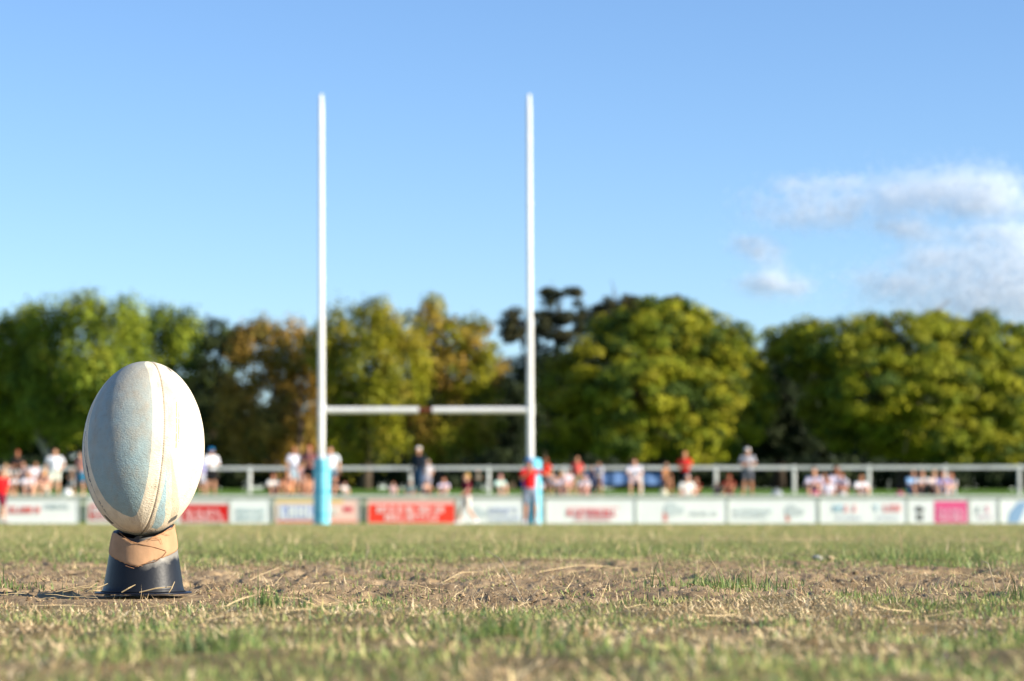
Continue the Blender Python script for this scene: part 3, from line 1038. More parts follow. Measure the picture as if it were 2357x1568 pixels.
red, red2 = rgb(204, 28, 24), rgb(236, 66, 48)
board(-190, -4, wh, 'white advertising board half hidden behind the person in red at the pitch edge', items=(('text', -170, -20, 1172, 16, rgb(60, 90, 140)),))
board(4, 180, wh, 'white advertising board with faded red words left of the ball', items=(('text', 20, 98, 1174, 15, rgb(220, 96, 84)), ('text', 104, 168, 1166, 11, rgb(170, 190, 190))))
board(203, 400, rgb(214, 216, 210), 'deep red advertising board with white words half hidden by the rugby ball', items=(('rect', 206, 397, 1162, 1197, rgb(190, 20, 22)), ('text', 212, 390, 1174, 15, wh), ('text', 214, 380, 1190, 8, wh)))
board(406, 528, rgb(214, 214, 208), 'deep red advertising board with pale lower words just right of the ball', items=(('rect', 418, 526, 1162, 1202, red), ('text', 424, 520, 1180, 12, rgb(246, 200, 200)), ('text', 426, 520, 1194, 12, rgb(246, 200, 200))))
board(533, 622, wh, 'narrow white advertising board with faint teal words beside a red board', items=(('text', 545, 615, 1176, 9, rgb(178, 206, 208)), ('text', 545, 615, 1192, 9, rgb(168, 196, 200))))
board(634, 727, rgb(228, 206, 190), 'orange edged advertising board with big white lettering left of the padded post', items=(('rect', 636, 725, 1150, 1158, rgb(236, 206, 130)), ('rect', 642, 725, 1162, 1196, rgb(170, 182, 216)), ('text', 644, 724, 1178, 26, wh), ('rect', 636, 725, 1199, 1204, rgb(220, 96, 50))))
board(733, 826, rgb(236, 202, 188), 'pink and orange advertising board with a red mark right of the padded post', items=(('rect', 750, 790, 1150, 1158, rgb(236, 200, 120)), ('text', 760, 790, 1176, 16, rgb(240, 236, 226)), ('rect', 790, 812, 1167, 1178, rgb(204, 66, 84)), ('rect', 735, 824, 1199, 1204, rgb(224, 112, 74))))
board(848, 1048, rgb(232, 190, 180), 'bright red advertising board with tall white words between the goal posts', items=(('rect', 849, 1046, 1161, 1204, red2), ('text', 868, 1026, 1173, 15, rgb(250, 226, 220)), ('text', 886, 1016, 1191, 14, rgb(250, 220, 214))), frame=rgb(206, 196, 176))
board(1056, 1205, wh, 'white advertising board with faint blue words left of the right goal post', items=(('logo', 1098, 1180, 13, rgb(190, 204, 206)), ('text', 1125, 1200, 1176, 16, rgb(196, 206, 226)), ('text', 1128, 1200, 1194, 10, rgb(196, 206, 226))))
board(1212, 1250, off, 'short pale grey advertising board directly behind the right padded post', items=(('text', 1216, 1246, 1178, 12, rgb(150, 170, 180)),))
board(1258, 1461, wh, 'white advertising board with a long pinkish red line of words', items=(('rect', 1305, 1425, 1168, 1171, rgb(236, 170, 168)), ('text', 1306, 1426, 1181, 14, rgb(216, 60, 70)), ('text', 1322, 1410, 1195, 6, rgb(228, 150, 150))))
board(1467, 1672, wh, 'white advertising board with a grey emblem above a small red mark', items=(('logo', 1545, 1172, 16, rgb(196, 208, 208)), ('rect', 1526, 1536, 1180, 1200, rgb(216, 140, 130)), ('text', 1590, 1655, 1182, 9, rgb(206, 216, 214))))
board(1678, 1880, wh, 'white advertising board with an orange mark under a grey emblem near its right end', items=(('logo', 1822, 1176, 15, rgb(190, 200, 200)), ('rect', 1808, 1817, 1184, 1200, rgb(214, 132, 110)), ('text', 1690, 1780, 1176, 8, rgb(206, 220, 220)), ('text', 1690, 1770, 1188, 7, rgb(210, 220, 220))))
board(1888, 2086, wh, 'white advertising board repeating a blue and pink word pair twice', items=(('text', 1918, 1940, 1170, 16, rgb(176, 208, 222)), ('text', 1942, 1980, 1170, 17, rgb(240, 160, 160)), ('text', 2010, 2030, 1170, 16, rgb(176, 208, 222)), ('text', 2034, 2074, 1170, 17, rgb(240, 160, 160)), ('text', 1924, 1984, 1192, 6, rgb(200, 206, 220)), ('text', 2020, 2070, 1192, 6, rgb(200, 206, 220))))
board(2092, 2228, wh, 'white advertising board with a black crest and a magenta panel', items=(('logo', 2114, 1172, 7, rgb(70, 74, 74)), ('rect', 2108, 2124, 1184, 1198, rgb(96, 100, 98)), ('rect', 2150, 2226, 1154, 1204, rgb(222, 84, 136)), ('text', 2158, 2220, 1176, 11, rgb(246, 190, 214)), ('text', 2158, 2220, 1191, 11, rgb(248, 214, 226))))
board(2234, 2296, wh, 'narrow white advertising board with small grey and pink words beside the magenta panel', items=(('text', 2246, 2268, 1174, 13, rgb(150, 166, 168)), ('text', 2268, 2286, 1172, 13, rgb(232, 150, 176)), ('text', 2250, 2284, 1190, 7, rgb(210, 180, 200))))
board(2303, 2500, rgb(240, 246, 244), 'white advertising board with a slanted blue swoosh at the right edge', items=(('slash', 2318, 2366, 1155, 1203, rgb(140, 174, 208)), ('text', 2375, 2480, 1176, 16, rgb(70, 100, 160))))

# ------------------------------------------------------------------ hand rail on the bank
rail = link('spectator_rail', None)
rail.location = (0, 0, 0)
tag(rail, 'weathered white horizontal rail on stout posts behind the spectators', 'fence')
rm = mat('weathered_white_rail', rgb(226, 226, 220), rough=.6, noise=.25, nscale=1.2)
RYf = lambda px: np.interp(px, [-300, 2700], [89.0, 85.0])


def rp(px, py):
    return at(px, py, float(RYf(px)))


stops = [-200, 230, 575, 945, 1300, 1648, 2000, 2346, 2620]
for a, b in zip(stops[:-1], stops[1:]):
    pa, pb_ = rp(a, 1079), rp(b, 1079 - .0)
    d = pb_ - pa
    m = MB()
    z0 = np.interp((a + b) / 2, [0, 2357], [1.99, 1.97])
    m.box(((pa.x + pb_.x) / 2, (pa.y + pb_.y) / 2, z0), (math.hypot(d.x, d.y) - .006, .07, .115), rz=math.atan2(d.y, d.x), bev=.02)
    m.build('rail_board', rm, rail)
for px in (-30, 215, 400, 575, 765, 945, 1125, 1300, 1475, 1648, 1828, 2000, 2176, 2346, 2520):
    p = rp(px, 1079)
    zb = float(bank_z(p.y)) - .2
    MB().box((p.x, p.y + .02, (zb + 2.06) / 2), (.115, .10, 2.06 - zb), bev=.02).build('post', rm, rail)

# long blue banner hanging under the rail
bn_ = MB()
pa, pb_ = rp(1345, 1100), rp(1532, 1100)
nseg = 24
vv, ff = [], []
for i in range(nseg + 1):
    t_ = i / nseg
    x = pa.x + (pb_.x - pa.x) * t_; y = pa.y - .12 + .03 * math.sin(t_ * 30)
    for z in (1.80 + .01 * math.sin(t_ * 19), 1.40 + .03 * math.sin(t_ * 13)):
        vv.append((x, y, z))
for i in range(nseg): ff.append((i * 2, i * 2 + 1, i * 2 + 3, i * 2 + 2))
bn_.add(vv, ff)
ban = bn_.build('banner', mat('blue_cloth', rgb(110, 146, 200), rough=.8, noise=.4, nscale=1.1, color2=rgb(36, 52, 96)))
ban.modifiers.new('cloth', 'SOLIDIFY').thickness = .01
tag(ban, 'faded blue cloth banner hanging below the spectator rail', 'banner')


# ------------------------------------------------------------------ people
def hand(m, w_, d, side):
    """palm with five separate bent fingers at wrist w_, pointing along d"""
    d = Vector(d).normalized()
    s = d.cross(Vector((0, 1, 0)))
    s = s.normalized() if s.length > .2 else d.cross(Vector((1, 0, 0))).normalized()
    n = s.cross(d).normalized()
    w_ = Vector(w_)
    for k in (-1.5, -.5, .5, 1.5):
        m.capsule(w_ + s * k * .010, w_ + d * .085 + s * k * .019, .014, .012, n=8)
    for k, L in ((-1.5, .060), (-.5, .074), (.5, .078), (1.5, .068)):
        a = w_ + d * .085 + s * k * .021
        b = a + (d * .85 + n * .3 + s * k * .06).normalized() * L * .55
        c = b + (d * .55 + n * .75).normalized() * L * .5
        m.capsule(a, b, .0095, .009, n=8); m.capsule(b, c, .009, .008, n=8)
    a = w_ + d * .025 + s * side * .024
    b = a + (d * .6 + s * side * .8 + n * .2).normalized() * .045
    c = b + (d * .9 + s * side * .2 + n * .4).normalized() * .03
    m.capsule(a, b, .013, .010, n=8); m.capsule(b, c, .010, .009, n=8)


POSES = {}


def base(**k):
    P = dict(pel=(0, 0, .93), chest=(0, 0, 1.27), neck=(0, .005, 1.475), head=(0, -.015, 1.625),
             hipL=(-.09, 0, .90), hipR=(.09, 0, .90), kneeL=(-.11, -.01, .50), kneeR=(.11, -.01, .50), ankL=(-.12, .03, .09), ankR=(.12, .03, .09),
             shL=(-.175, .0, 1.41), shR=(.175, .0, 1.41), elL=(-.25, .02, 1.13), elR=(.25, .02, 1.13), wrL=(-.27, -.06, .89), wrR=(.27, -.06, .89), foot=-.16)
    P.update(k)
    return P


POSES['stand'] = base()
POSES['relaxed'] = base(kneeL=(-.13, -.06, .50), ankL=(-.19, -.03, .09), elR=(.31, .06, 1.17), wrR=(.17, -.09, 1.02), head=(.01, -.02, 1.62), pel=(.02, 0, .92))
POSES['folded'] = base(elL=(-.25, -.03, 1.16), wrL=(.04, -.20, 1.18), elR=(.25, -.03, 1.15), wrR=(-.05, -.22, 1.15), ankL=(-.15, .0, .09), ankR=(.14, .06, .09))
POSES['walk'] = base(kneeL=(-.10, -.17, .52), ankL=(-.10, -.22, .10), kneeR=(.10, .02, .50), ankR=(.11, .32, .14), elL=(-.24, .12, 1.15), wrL=(-.25, .10, .91), elR=(.25, -.08, 1.15), wrR=(.22, -.26, 1.02))
POSES['reach'] = base(elL=(-.25, -.06, 1.20), wrL=(-.10, -.20, 1.36), elR=(.40, -.12, 1.30), wrR=(.62, -.18, 1.22), kneeR=(.14, -.08, .50), ankR=(.17, -.02, .09), head=(-.03, -.03, 1.62))
sit0 = dict(pel=(0, 0, .13), chest=(0, -.03, .46), neck=(0, -.06, .66), head=(0, -.10, .80), shL=(-.17, -.05, .60), shR=(.17, -.05, .60), hipL=(-.09, -.02, .12), hipR=(.09, -.02, .12))
POSES['sit'] = base(**sit0, kneeL=(-.16, -.40, .44), kneeR=(.16, -.40, .44), ankL=(-.12, -.60, .08), ankR=(.12, -.60, .08), elL=(-.24, -.25, .40), elR=(.24, -.25, .40), wrL=(-.10, -.46, .46), wrR=(.08, -.47, .46))
POSES['crosslegged'] = base(**{**sit0, 'head': (.02, -.09, .80)}, kneeL=(-.34, -.28, .17), kneeR=(.34, -.28, .17), ankL=(.08, -.38, .08), ankR=(-.08, -.33, .08), elL=(-.25, -.10, .36), elR=(.25, -.10, .36), wrL=(-.18, -.33, .25), wrR=(.18, -.33, .25))
POSES['perch'] = base(pel=(0, .05, .72), hipL=(-.09, .03, .70), hipR=(.09, .03, .70), chest=(0, -.02, 1.04), neck=(0, -.07, 1.24), head=(0, -.12, 1.375), shL=(-.175, -.05, 1.18), shR=(.175, -.05, 1.18),
                      kneeL=(-.17, -.32, .52), kneeR=(.17, -.30, .52), ankL=(-.16, -.30, .09), ankR=(.18, -.26, .09), elL=(-.25, -.16, .93), elR=(.25, -.16, .93), wrL=(-.12, -.34, .74), wrR=(.12, -.34, .74))
TOP = {'sit': .925, 'crosslegged': .925, 'perch': 1.50}


def V3(p): return Vector(p)


def make_pose(name):
    P = {k: (Vector(v) if isinstance(v, tuple) else v) for k, v in POSES[name].items()}
    g = {}
    m = MB()
    # torso
    up = (P['neck'] - P['pel']).normalized()
    m.ell(P['pel'], (.165, .115, .13)); m.capsule(P['pel'], P['chest'], .125, .135, sq=(1.08, .82, 1))
    m.ell(P['chest'] + up * .03, (.165, .115, .16)); m.capsule(P['shL'] * .9 + P['neck'] * .1 - up * .02, P['shR'] * .9 + P['neck'] * .1 - up * .02, .062, .062)
    m.capsule(P['neck'] - up * .05, P['head'] - V3((0, 0, .04)), .062, .054)
    # head: skull, jaw, nose, ears, brow, lips
    H = P['head']
    m.ell(H + V3((0, .012, .025)), (.076, .094, .098), n=20, m=14); m.ell(H + V3((0, -.022, -.045)), (.056, .066, .070), n=16)
    m.capsule(H + V3((0, -.088, .02)), H + V3((0, -.107, -.022)), .010, .014, n=8)
    m.capsule(H + V3((-.022, -.078, -.062)), H + V3((.022, -.078, -.062)), .009, .009, n=8)
    for s in (-1, 1):
        m.ell(H + V3((s * .078, .008, 0)), (.010, .022, .032), n=10, m=8)
        m.capsule(H + V3((s * .015, -.082, .030)), H + V3((s * .048, -.070, .028)), .010, .009, n=8)
        m.ell(H + V3((s * .036, -.066, -.018)), (.020, .016, .018), n=8, m=6)
    for s, a in ((-1, 'L'), (1, 'R')):
        sh, el, wr = P['sh' + a], P['el' + a], P['wr' + a]
        m.capsule(sh, el, .052, .040); m.capsule(el, el + (wr - el) * .35, .040, .039); m.capsule(el + (wr - el) * .3, wr, .038, .026)
        hand(m, wr, (wr - el).normalized() * .8 + V3((0, 0, -.25)), -s)
        hp, kn, an = P['hip' + a], P['knee' + a], P['ank' + a]
        m.capsule(hp, kn, .088, .056); m.capsule(kn, kn + (an - kn) * .3, .055, .058); m.capsule(kn + (an - kn) * .28, an, .057, .036)
        m.capsule(an + V3((0, .03, -.045)), an + V3((s * .03, P['foot'], -.062)), .036, .030)
    g['body'] = fused(m, 'body_' + name, .008, .22)
    m = MB()
    m.capsule(P['pel'] + up * .02, P['chest'], .150, .158, sq=(1.08, .86, 1)); m.ell(P['chest'] + up * .03, (.180, .130, .165))
    m.capsule(P['shL'] * .9 + P['neck'] * .1 - up * .02, P['shR'] * .9 + P['neck'] * .1 - up * .02, .074, .074)
    for a in 'LR':
        m.capsule(P['sh' + a], P['sh' + a] + (P['el' + a] - P['sh' + a]) * .62, .070, .066)
    g['shirt'] = fused(m, 'shirt_' + name, .016, .35)
    for a in 'LR':
        m.capsule(P['el' + a], P['el' + a] + (P['wr' + a] - P['el' + a]) * .92, .055, .044)
        m.capsule(P['sh' + a], P['el' + a], .066, .055)
    g['jacket'] = fused(m, 'jacket_' + name, .016, .35)
    for kind, fr1, lower in (('shorts', .78, False), ('trousers', 1.0, True)):
        m = MB()
        m.ell(P['pel'], (.180, .130, .13))
        for a in 'LR':
            hp, kn, an = P['hip' + a], P['knee' + a], P['ank' + a]
            m.capsule(hp, hp + (kn - hp) * fr1, .102, .080)
            if lower: m.capsule(kn, kn + (an - kn) * .95, .074, .058)
        g[kind] = fused(m, kind + '_' + name, .016, .35)
    m = MB()
    m.ell(H + V3((0, .026, .045)), (.088, .096, .090), n=18, m=12)
    m.ell(H + V3((0, .055, -.01)), (.078, .060, .080), n=14)
    g['hair'] = fused(m, 'hair_' + name, .012, .4)
    m.capsule(H + V3((-.03, .075, -.04)), H + V3((-.04, .075, -.20)), .05, .03); m.capsule(H + V3((.03, .075, -.04)), H + V3((.04, .075, -.20)), .05, .03)
    m.capsule(H + V3((-.07, .03, 0)), H + V3((-.075, .03, -.14)), .03, .022); m.capsule(H + V3((.07, .03, 0)), H + V3((.075, .03, -.14)), .03, .022)
    g['long_hair'] = fused(m, 'longhair_' + name, .012, .4)
    m = MB()
    m.ell(H + V3((0, .014, .062)), (.096, .106, .082), n=20, m=12)
    m.ell(H + V3((0, -.10, .045)), (.070, .075, .012), n=16, m=6)
    g['cap'] = fused(m, 'cap_' + name, .010, .4)
    for s, a in ((-1, 'L'), (1, 'R')):
        an = P['ank' + a]
        m = MB(); m.capsule(an + V3((0, .035, -.040)), an + V3((s * .03, P['foot'] - .01, -.055)), .045, .038); m.capsule(an + V3((0, .02, -.04)), an + V3((0, .005, .0)), .045, .045)
        g['shoe' + a] = fused(m, 'shoe_' + name + a, .012, .4)
    return g


GEO = {k: make_pose(k) for k in POSES}
for g_ in GEO.values():
    for me in g_.values():
        me.materials.append(None)
_mc = {}


def cm(name, c, rough=.85):
    k = (name, tuple(c))
    if k not in _mc: _mc[k] = mat(name, c, rough=rough, spec=.2, noise=.15, nscale=9)
    return _mc[k]


def wear(parent, name, me, m):
    o = bpy.data.objects.new(name, me)
    col.objects.link(o)
    if parent: o.parent = parent
    o.material_slots[0].link = 'OBJECT'
    o.material_slots[0].material = m
    return o


WH, LG, NV, BK, RD, SAL, KH = rgb(236, 236, 244), rgb(170, 172, 176), rgb(34, 44, 76), rgb(26, 26, 30), rgb(206, 24, 30), rgb(226, 96, 88), rgb(172, 150, 118)
BL, LB, PK, MA, TL, LV, BR, MT, CR = rgb(36, 130, 186), rgb(140, 182, 222), rgb(232, 146, 176), rgb(112, 22, 46), rgb(120, 160, 160), rgb(176, 170, 214), rgb(110, 66, 44), rgb(190, 226, 214), rgb(232, 220, 190)
DN = rgb(74, 96, 128)
HB, HD, HY, HR = rgb(70, 44, 28), rgb(30, 22, 18), rgb(206, 168, 104), rgb(150, 66, 44)
SK = [rgb(214, 160, 130), rgb(200, 142, 110), rgb(226, 176, 148), rgb(170, 112, 84)]


def person(px, head_y, pose, yaw, top, bottom, label, hair=HB, cap=None, skin=0, plane='bank', long_hair=False, Y=None, tk='shirt', bk='shorts', bulk=1.0):
    seated = pose in ('sit', 'crosslegged')
    if Y is None:
        Y = {'bank': 79.0 if seated else 84.5, 'pitch': 67.5}[plane]
    z = float(bank_z(Y)) if plane == 'bank' else 0.0
    hz = at(px, head_y, Y).z
    s = (hz - z) / TOP.get(pose, 1.755)
    s = max(.50, min(1.12, s))
    g_ = GEO[pose]
    o = wear(None, 'person', g_['body'], cm('skin', SK[skin], .6))
    o.location = (at(px, head_y, Y).x, Y, z - .01)
    o.rotation_euler = (0, 0, R(yaw))
    o.scale = (s * bulk, s * bulk, s)
    wear(o, tk, g_[tk], cm(tk, top))
    wear(o, bk, g_[bk], cm(bk, bottom))
    if cap is not None: wear(o, 'cap', g_['cap'], cm('cap', cap))
    wear(o, 'hair', g_['long_hair' if long_hair else 'hair'], cm('hair', hair))
    if plane == 'pitch':
        for a in 'LR': wear(o, 'shoe', g_['shoe' + a], cm('shoe', WH if px > 100 else LG))
    tag(o, label, 'person', 'spectators behind the advertising boards' if plane == 'bank' else 'people standing at the edge of the pitch')
    return o


P_ = person
P_(5, 1078, 'walk', 60, RD, MA, 'person in red top and dark red shorts at the pitch edge on the far left', plane='pitch')
P_(13, 1068, 'perch', 10, CR, LG, 'person in a cream top perched behind the person in red', hair=HY, skin=2)
P_(33, 1066, 'perch', -8, rgb(222, 214, 210), WH, 'person in pale shirt leaning forward in front of someone in black', skin=1)
P_(40, 1036, 'folded', 12, BK, BK, 'tall person dressed in black with folded arms at the far left', tk='jacket', bk='trousers', hair=HR, skin=3)
P_(54, 1062, 'stand', -20, rgb(200, 170, 168), NV, 'dark haired person in dusty pink shirt between the one in black and a seated one', bk='trousers')
P_(80, 1064, 'perch', 25, rgb(230, 218, 228), rgb(212, 160, 132), 'person in whitish pink shirt with bare legs left of the big white shirt', hair=HB, skin=1)
P_(126, 1033, 'relaxed', 12, WH, rgb(226, 228, 216), 'broad person in a big loose white shirt and white shorts left of the ball', bulk=1.22, hair=HB)
P_(165, 1078, 'folded', -12, rgb(120, 110, 96), LG, 'small person in brown top and grey shorts near the ball', Y=86)
P_(187, 1040, 'relaxed', -30, rgb(216, 150, 136), rgb(70, 140, 180), 'person in salmon top and blue shorts half hidden behind the ball', skin=2)
P_(468, 1050, 'stand', 40, LV, rgb(200, 200, 214), 'person in lavender top half hidden by the right side of the ball', Y=86)
P_(486, 1031, 'folded', 30, WH, BK, 'person in bright blue cap and loose white jacket just right of the ball', cap=BL, tk='jacket', bulk=1.15)
P_(627, 1091, 'sit', 15, rgb(226, 226, 220), BK, 'seated person in white shirt under the blue grey rail', skin=1, hair=HR)
P_(676, 1029, 'relaxed', 28, rgb(222, 220, 236), rgb(170, 186, 200), 'person in white shirt leaning by the rail left of the blue pad', hair=HR, skin=1)
P_(665, 1084, 'sit', -20, rgb(216, 150, 110), rgb(220, 156, 116), 'seated person with bare tanned arms below the leaning white shirt', skin=1, hair=HB)
P_(712, 1024, 'folded', -16, rgb(150, 96, 96), BK, 'tall person in dull red top with a dark strap left of the blue pad', hair=HR, skin=1)
P_(705, 1092, 'crosslegged', 10, rgb(196, 140, 110), NV, 'low seated person in tan top beside the blue pad', skin=1)
P_(760, 1028, 'stand', -10, rgb(240, 244, 252), rgb(120, 140, 160), 'person in bright white shirt just right of the left goal post', bulk=1.3, hair=HD)
P_(774, 1096, 'sit', -20, rgb(60, 48, 60), BK, 'seated dark topped person right of the left blue pad', hair=HR)
P_(792, 1110, 'sit', 25, rgb(236, 232, 228), WH, 'small seated person with pale shirt against the board beside the left pad', hair=HR, skin=2)
P_(905, 1112, 'sit', 5, rgb(222, 190, 192), LB, 'seated person in pinkish shirt above the bright red board at its left', hair=HR, skin=2)
P_(945, 1108, 'crosslegged', -12, TL, DN, 'seated child in teal shirt below the person in dark jacket', hair=HB)
P_(964, 1028, 'stand', -25, rgb(38, 44, 56), DN, 'tall person in white cap, dark jacket and jeans between the goal posts', cap=rgb(222, 212, 206), tk='jacket', bk='trousers', skin=1)
P_(984, 1058, 'relaxed', 20, rgb(196, 190, 196), rgb(170, 170, 190), 'person in grey white top right behind the one in white cap', Y=86, hair=rgb(190, 180, 176))
P_(980, 1104, 'sit', 30, rgb(206, 170, 150), NV, 'seated person in beige top at the feet of the white cap', skin=1)
P_(1022, 1100, 'sit', -6, rgb(228, 218, 238), LG, 'broad seated person in white shirt above the right end of the red board', bulk=1.12, hair=HR)
P_(1074, 1088, 'walk', -65, MA, rgb(226, 214, 206), 'child with blond hair and maroon top walking in front of the boards', hair=HY, plane='pitch', skin=2)
P_(1100, 1096, 'folded', 0, rgb(96, 110, 100), rgb(60, 74, 66), 'person in grey green clothes standing in the shade behind the maroon child', Y=90, bk='trousers', hair=HD)
P_(1150, 1092, 'sit', 18, MT, rgb(220, 180, 150), 'seated person in mint top left of the right goal post', hair=rgb(214, 140, 150), long_hair=True, skin=2)
P_(1219, 1053, 'reach', 15, RD, rgb(130, 140, 160), 'person in red shirt and blue cap standing right at the right goal post', cap=rgb(44, 110, 170), plane='pitch', Y=63.0, skin=1)
P_(1205, 1090, 'folded', 60, rgb(60, 66, 130), rgb(40, 66, 140), 'person in blue shorts partly behind the red shirt at the post', Y=82)
P_(1256, 1054, 'reach', 165, rgb(232, 62, 46), NV, 'person in orange red shirt right of the right goal post', hair=HR, skin=3)
P_(1270, 1084, 'perch', -20, rgb(214, 214, 226), NV, 'person in white and navy crouched beside the orange red shirt', hair=HY, Y=81)
P_(1308, 1082, 'perch', 20, rgb(238, 214, 222), rgb(210, 120, 140), 'person in white and pink bending in front of the salmon shirt', hair=rgb(60, 60, 90), Y=80)
P_(1328, 1051, 'relaxed', -8, SAL, KH, 'person in salmon shirt and khaki trousers right of the goal posts', bk='trousers', hair=rgb(196, 140, 110), skin=1)
P_(1362, 1072, 'stand', 10, NV, NV, 'slim person in navy beside the small white shirt near the blue banner', Y=86, bk='trousers')
P_(1379, 1062, 'folded', -40, rgb(226, 228, 234), rgb(150, 110, 100), 'slim person in white top leaning sideways left of the blue banner', hair=HD, skin=1)
P_(1459, 1058, 'perch', 4, rgb(232, 228, 240), rgb(218, 206, 214), 'broad person in white shirt perched in front of the blue banner', bulk=1.2, hair=HR, skin=2)
P_(1530, 1066, 'perch', 40, rgb(170, 120, 84), rgb(120, 84, 62), 'person in brown clothes leaning right of the blue banner', hair=rgb(206, 170, 140), long_hair=True, skin=1)
P_(1576, 1039, 'folded', -18, rgb(240, 58, 52), BK, 'tall person in bright red shirt and black shorts right of the banner', bulk=1.12, hair=rgb(196, 130, 90), skin=1)
P_(1580, 1092, 'crosslegged', 5, rgb(246, 240, 230), rgb(240, 236, 226), 'seated person all in white below the bright red shirt', Y=75.5, hair=rgb(190, 180, 190), bulk=1.05)
P_(1604, 1100, 'sit', -25, rgb(130, 50, 40), BR, 'small seated person in brick red right of the one in white', hair=HR)
P_(1648, 1114, 'sit', 30, rgb(66, 44, 66), rgb(150, 140, 160), 'low seated person in dark purple at a rail post', hair=HD)
P_(1678, 1092, 'sit', -10, rgb(150, 70, 54), rgb(96, 50, 50), 'seated person in rusty brown left of the grey shirt', hair=HR, skin=3)
P_(1720, 1031, 'folded', -2, rgb(168, 168, 176), rgb(96, 98, 108), 'standing person in white cap, grey shirt and grey shorts on the right', cap=rgb(222, 220, 218), bulk=1.15, skin=1)
P_(1874, 1076, 'sit', -10, rgb(216, 210, 226), NV, 'dark haired seated person in white and maroon near the right', hair=HD, Y=76.5)
P_(1893, 1088, 'sit', 22, MA, rgb(50, 44, 66), 'seated person in maroon behind a pink bag', hair=HD, Y=80)
P_(1922, 1070, 'sit', 12, rgb(190, 186, 206), rgb(150, 166, 186), 'dark haired seated person in grey lilac right of the maroon top', hair=HD, Y=77, skin=3)
P_(1938, 1084, 'sit', -28, rgb(206, 200, 206), rgb(120, 76, 56), 'seated person in pale grey shirt with brown shorts beside a lilac neighbour', hair=HB, Y=76, skin=3)
P_(1981, 1092, 'sit', 4, rgb(246, 244, 246), rgb(240, 236, 236), 'seated dark haired person in clean white shirt before a rail post', hair=HD, Y=76, skin=1)
P_(2098, 1082, 'sit', 15, LB, rgb(96, 120, 180), 'seated person in light blue shirt at the left of the right group', hair=HB, Y=79)
P_(2122, 1082, 'sit', -8, rgb(226, 226, 220), BK, 'seated person in white shirt and black trousers in the right group', bk='trousers', hair=HD, Y=79)
P_(2147, 1083, 'sit', 14, rgb(222, 204, 196), rgb(110, 44, 40), 'blond seated person in cream shirt in the middle of the right group', hair=HY, Y=79, skin=2)
P_(2171, 1084, 'sit', -15, rgb(176, 170, 222), rgb(150, 184, 224), 'seated person in lilac and light blue in the right group', hair=MA, Y=78)
P_(2190, 1088, 'sit', -30, rgb(190, 184, 186), rgb(180, 180, 184), 'red haired seated person in grey at the right end of the right group', hair=HR, Y=78.5)

P_(23, 1072, 'perch', 0, rgb(206, 150, 140), NV, 'person in coral top between the cream top and the pale shirt', Y=86, hair=HD)
P_(64, 1084, 'sit', 15, rgb(210, 206, 214), BK, 'low seated person in grey white shirt and black shorts at the far left', hair=HB)
P_(104, 1082, 'sit', -15, rgb(200, 150, 130), rgb(190, 180, 170), 'seated person in tan top beside the broad white shirt', hair=HY, Y=80)
P_(690, 1060, 'perch', 10, rgb(190, 150, 150), LG, 'person in dusty pink top squeezed between the two leaning spectators', Y=86, hair=HB, skin=1)
P_(1240, 1098, 'sit', -10, rgb(210, 214, 230), NV, 'seated person in white and blue beside the right blue pad', hair=HD, Y=78)
P_(1290, 1086, 'sit', 12, rgb(196, 200, 220), rgb(50, 60, 110), 'seated person in pale blue between the orange red and the salmon shirts', hair=HY, Y=80)
P_(1346, 1092, 'sit', -14, rgb(230, 226, 232), rgb(200, 130, 140), 'seated person in white with pink shorts right of the khaki trousers', hair=HB, Y=78)
P_(1905, 1098, 'crosslegged', 0, rgb(226, 222, 232), MA, 'small cross legged child in white in the dark haired group', hair=HD, Y=75.5)


def bag(px, py, w_, h_, c, label, Y=76.0):
    z0 = float(bank_z(Y))
    p = at(px, py, Y)
    s = Y / F
    m = MB().ell((0, 0, h_ * s * .5), (w_ * s / 2, w_ * s * .35, h_ * s * .55), n=18, m=12)
    o = m.build('bag', mat('bag_cloth', c, rough=.8, noise=.2, nscale=6, bump=.6, bscale=9, bdist=.04), smooth=True)
    o.location = (p.x, Y, z0 - .02)
    st = MB().tube([(-w_ * s * .25, 0, h_ * s * .95), (-w_ * s * .2, 0, h_ * s * 1.2), (w_ * s * .2, 0, h_ * s * 1.2), (w_ * s * .25, 0, h_ * s * .95)], .012, n=6)
    st.build('strap', mat('bag_strap', tuple(v * .6 for v in c), rough=.8), o)
    tag(o, label, 'bag')


bag(155, 1130, 24, 26, rgb(240, 238, 236), 'white carrier bag sitting behind the board left of the ball')
bag(1527, 1130, 20, 26, rgb(214, 208, 180), 'cream bag on the grass behind the boards under the brown clothed person')
bag(1788, 1128, 28, 24, rgb(160, 164, 172), 'grey bag alone on the grass between two rail posts')
bag(1876, 1126, 22, 26, rgb(206, 110, 130), 'pink bag in front of the seated maroon group', Y=75)
bag(2071, 1126, 26, 24, rgb(176, 70, 108), 'magenta bag at the left of the group in light blue', Y=75)
bag(1940, 1128, 22, 26, rgb(206, 204, 200), 'white bag by the feet of the lilac and grey spectators', Y=74.5)


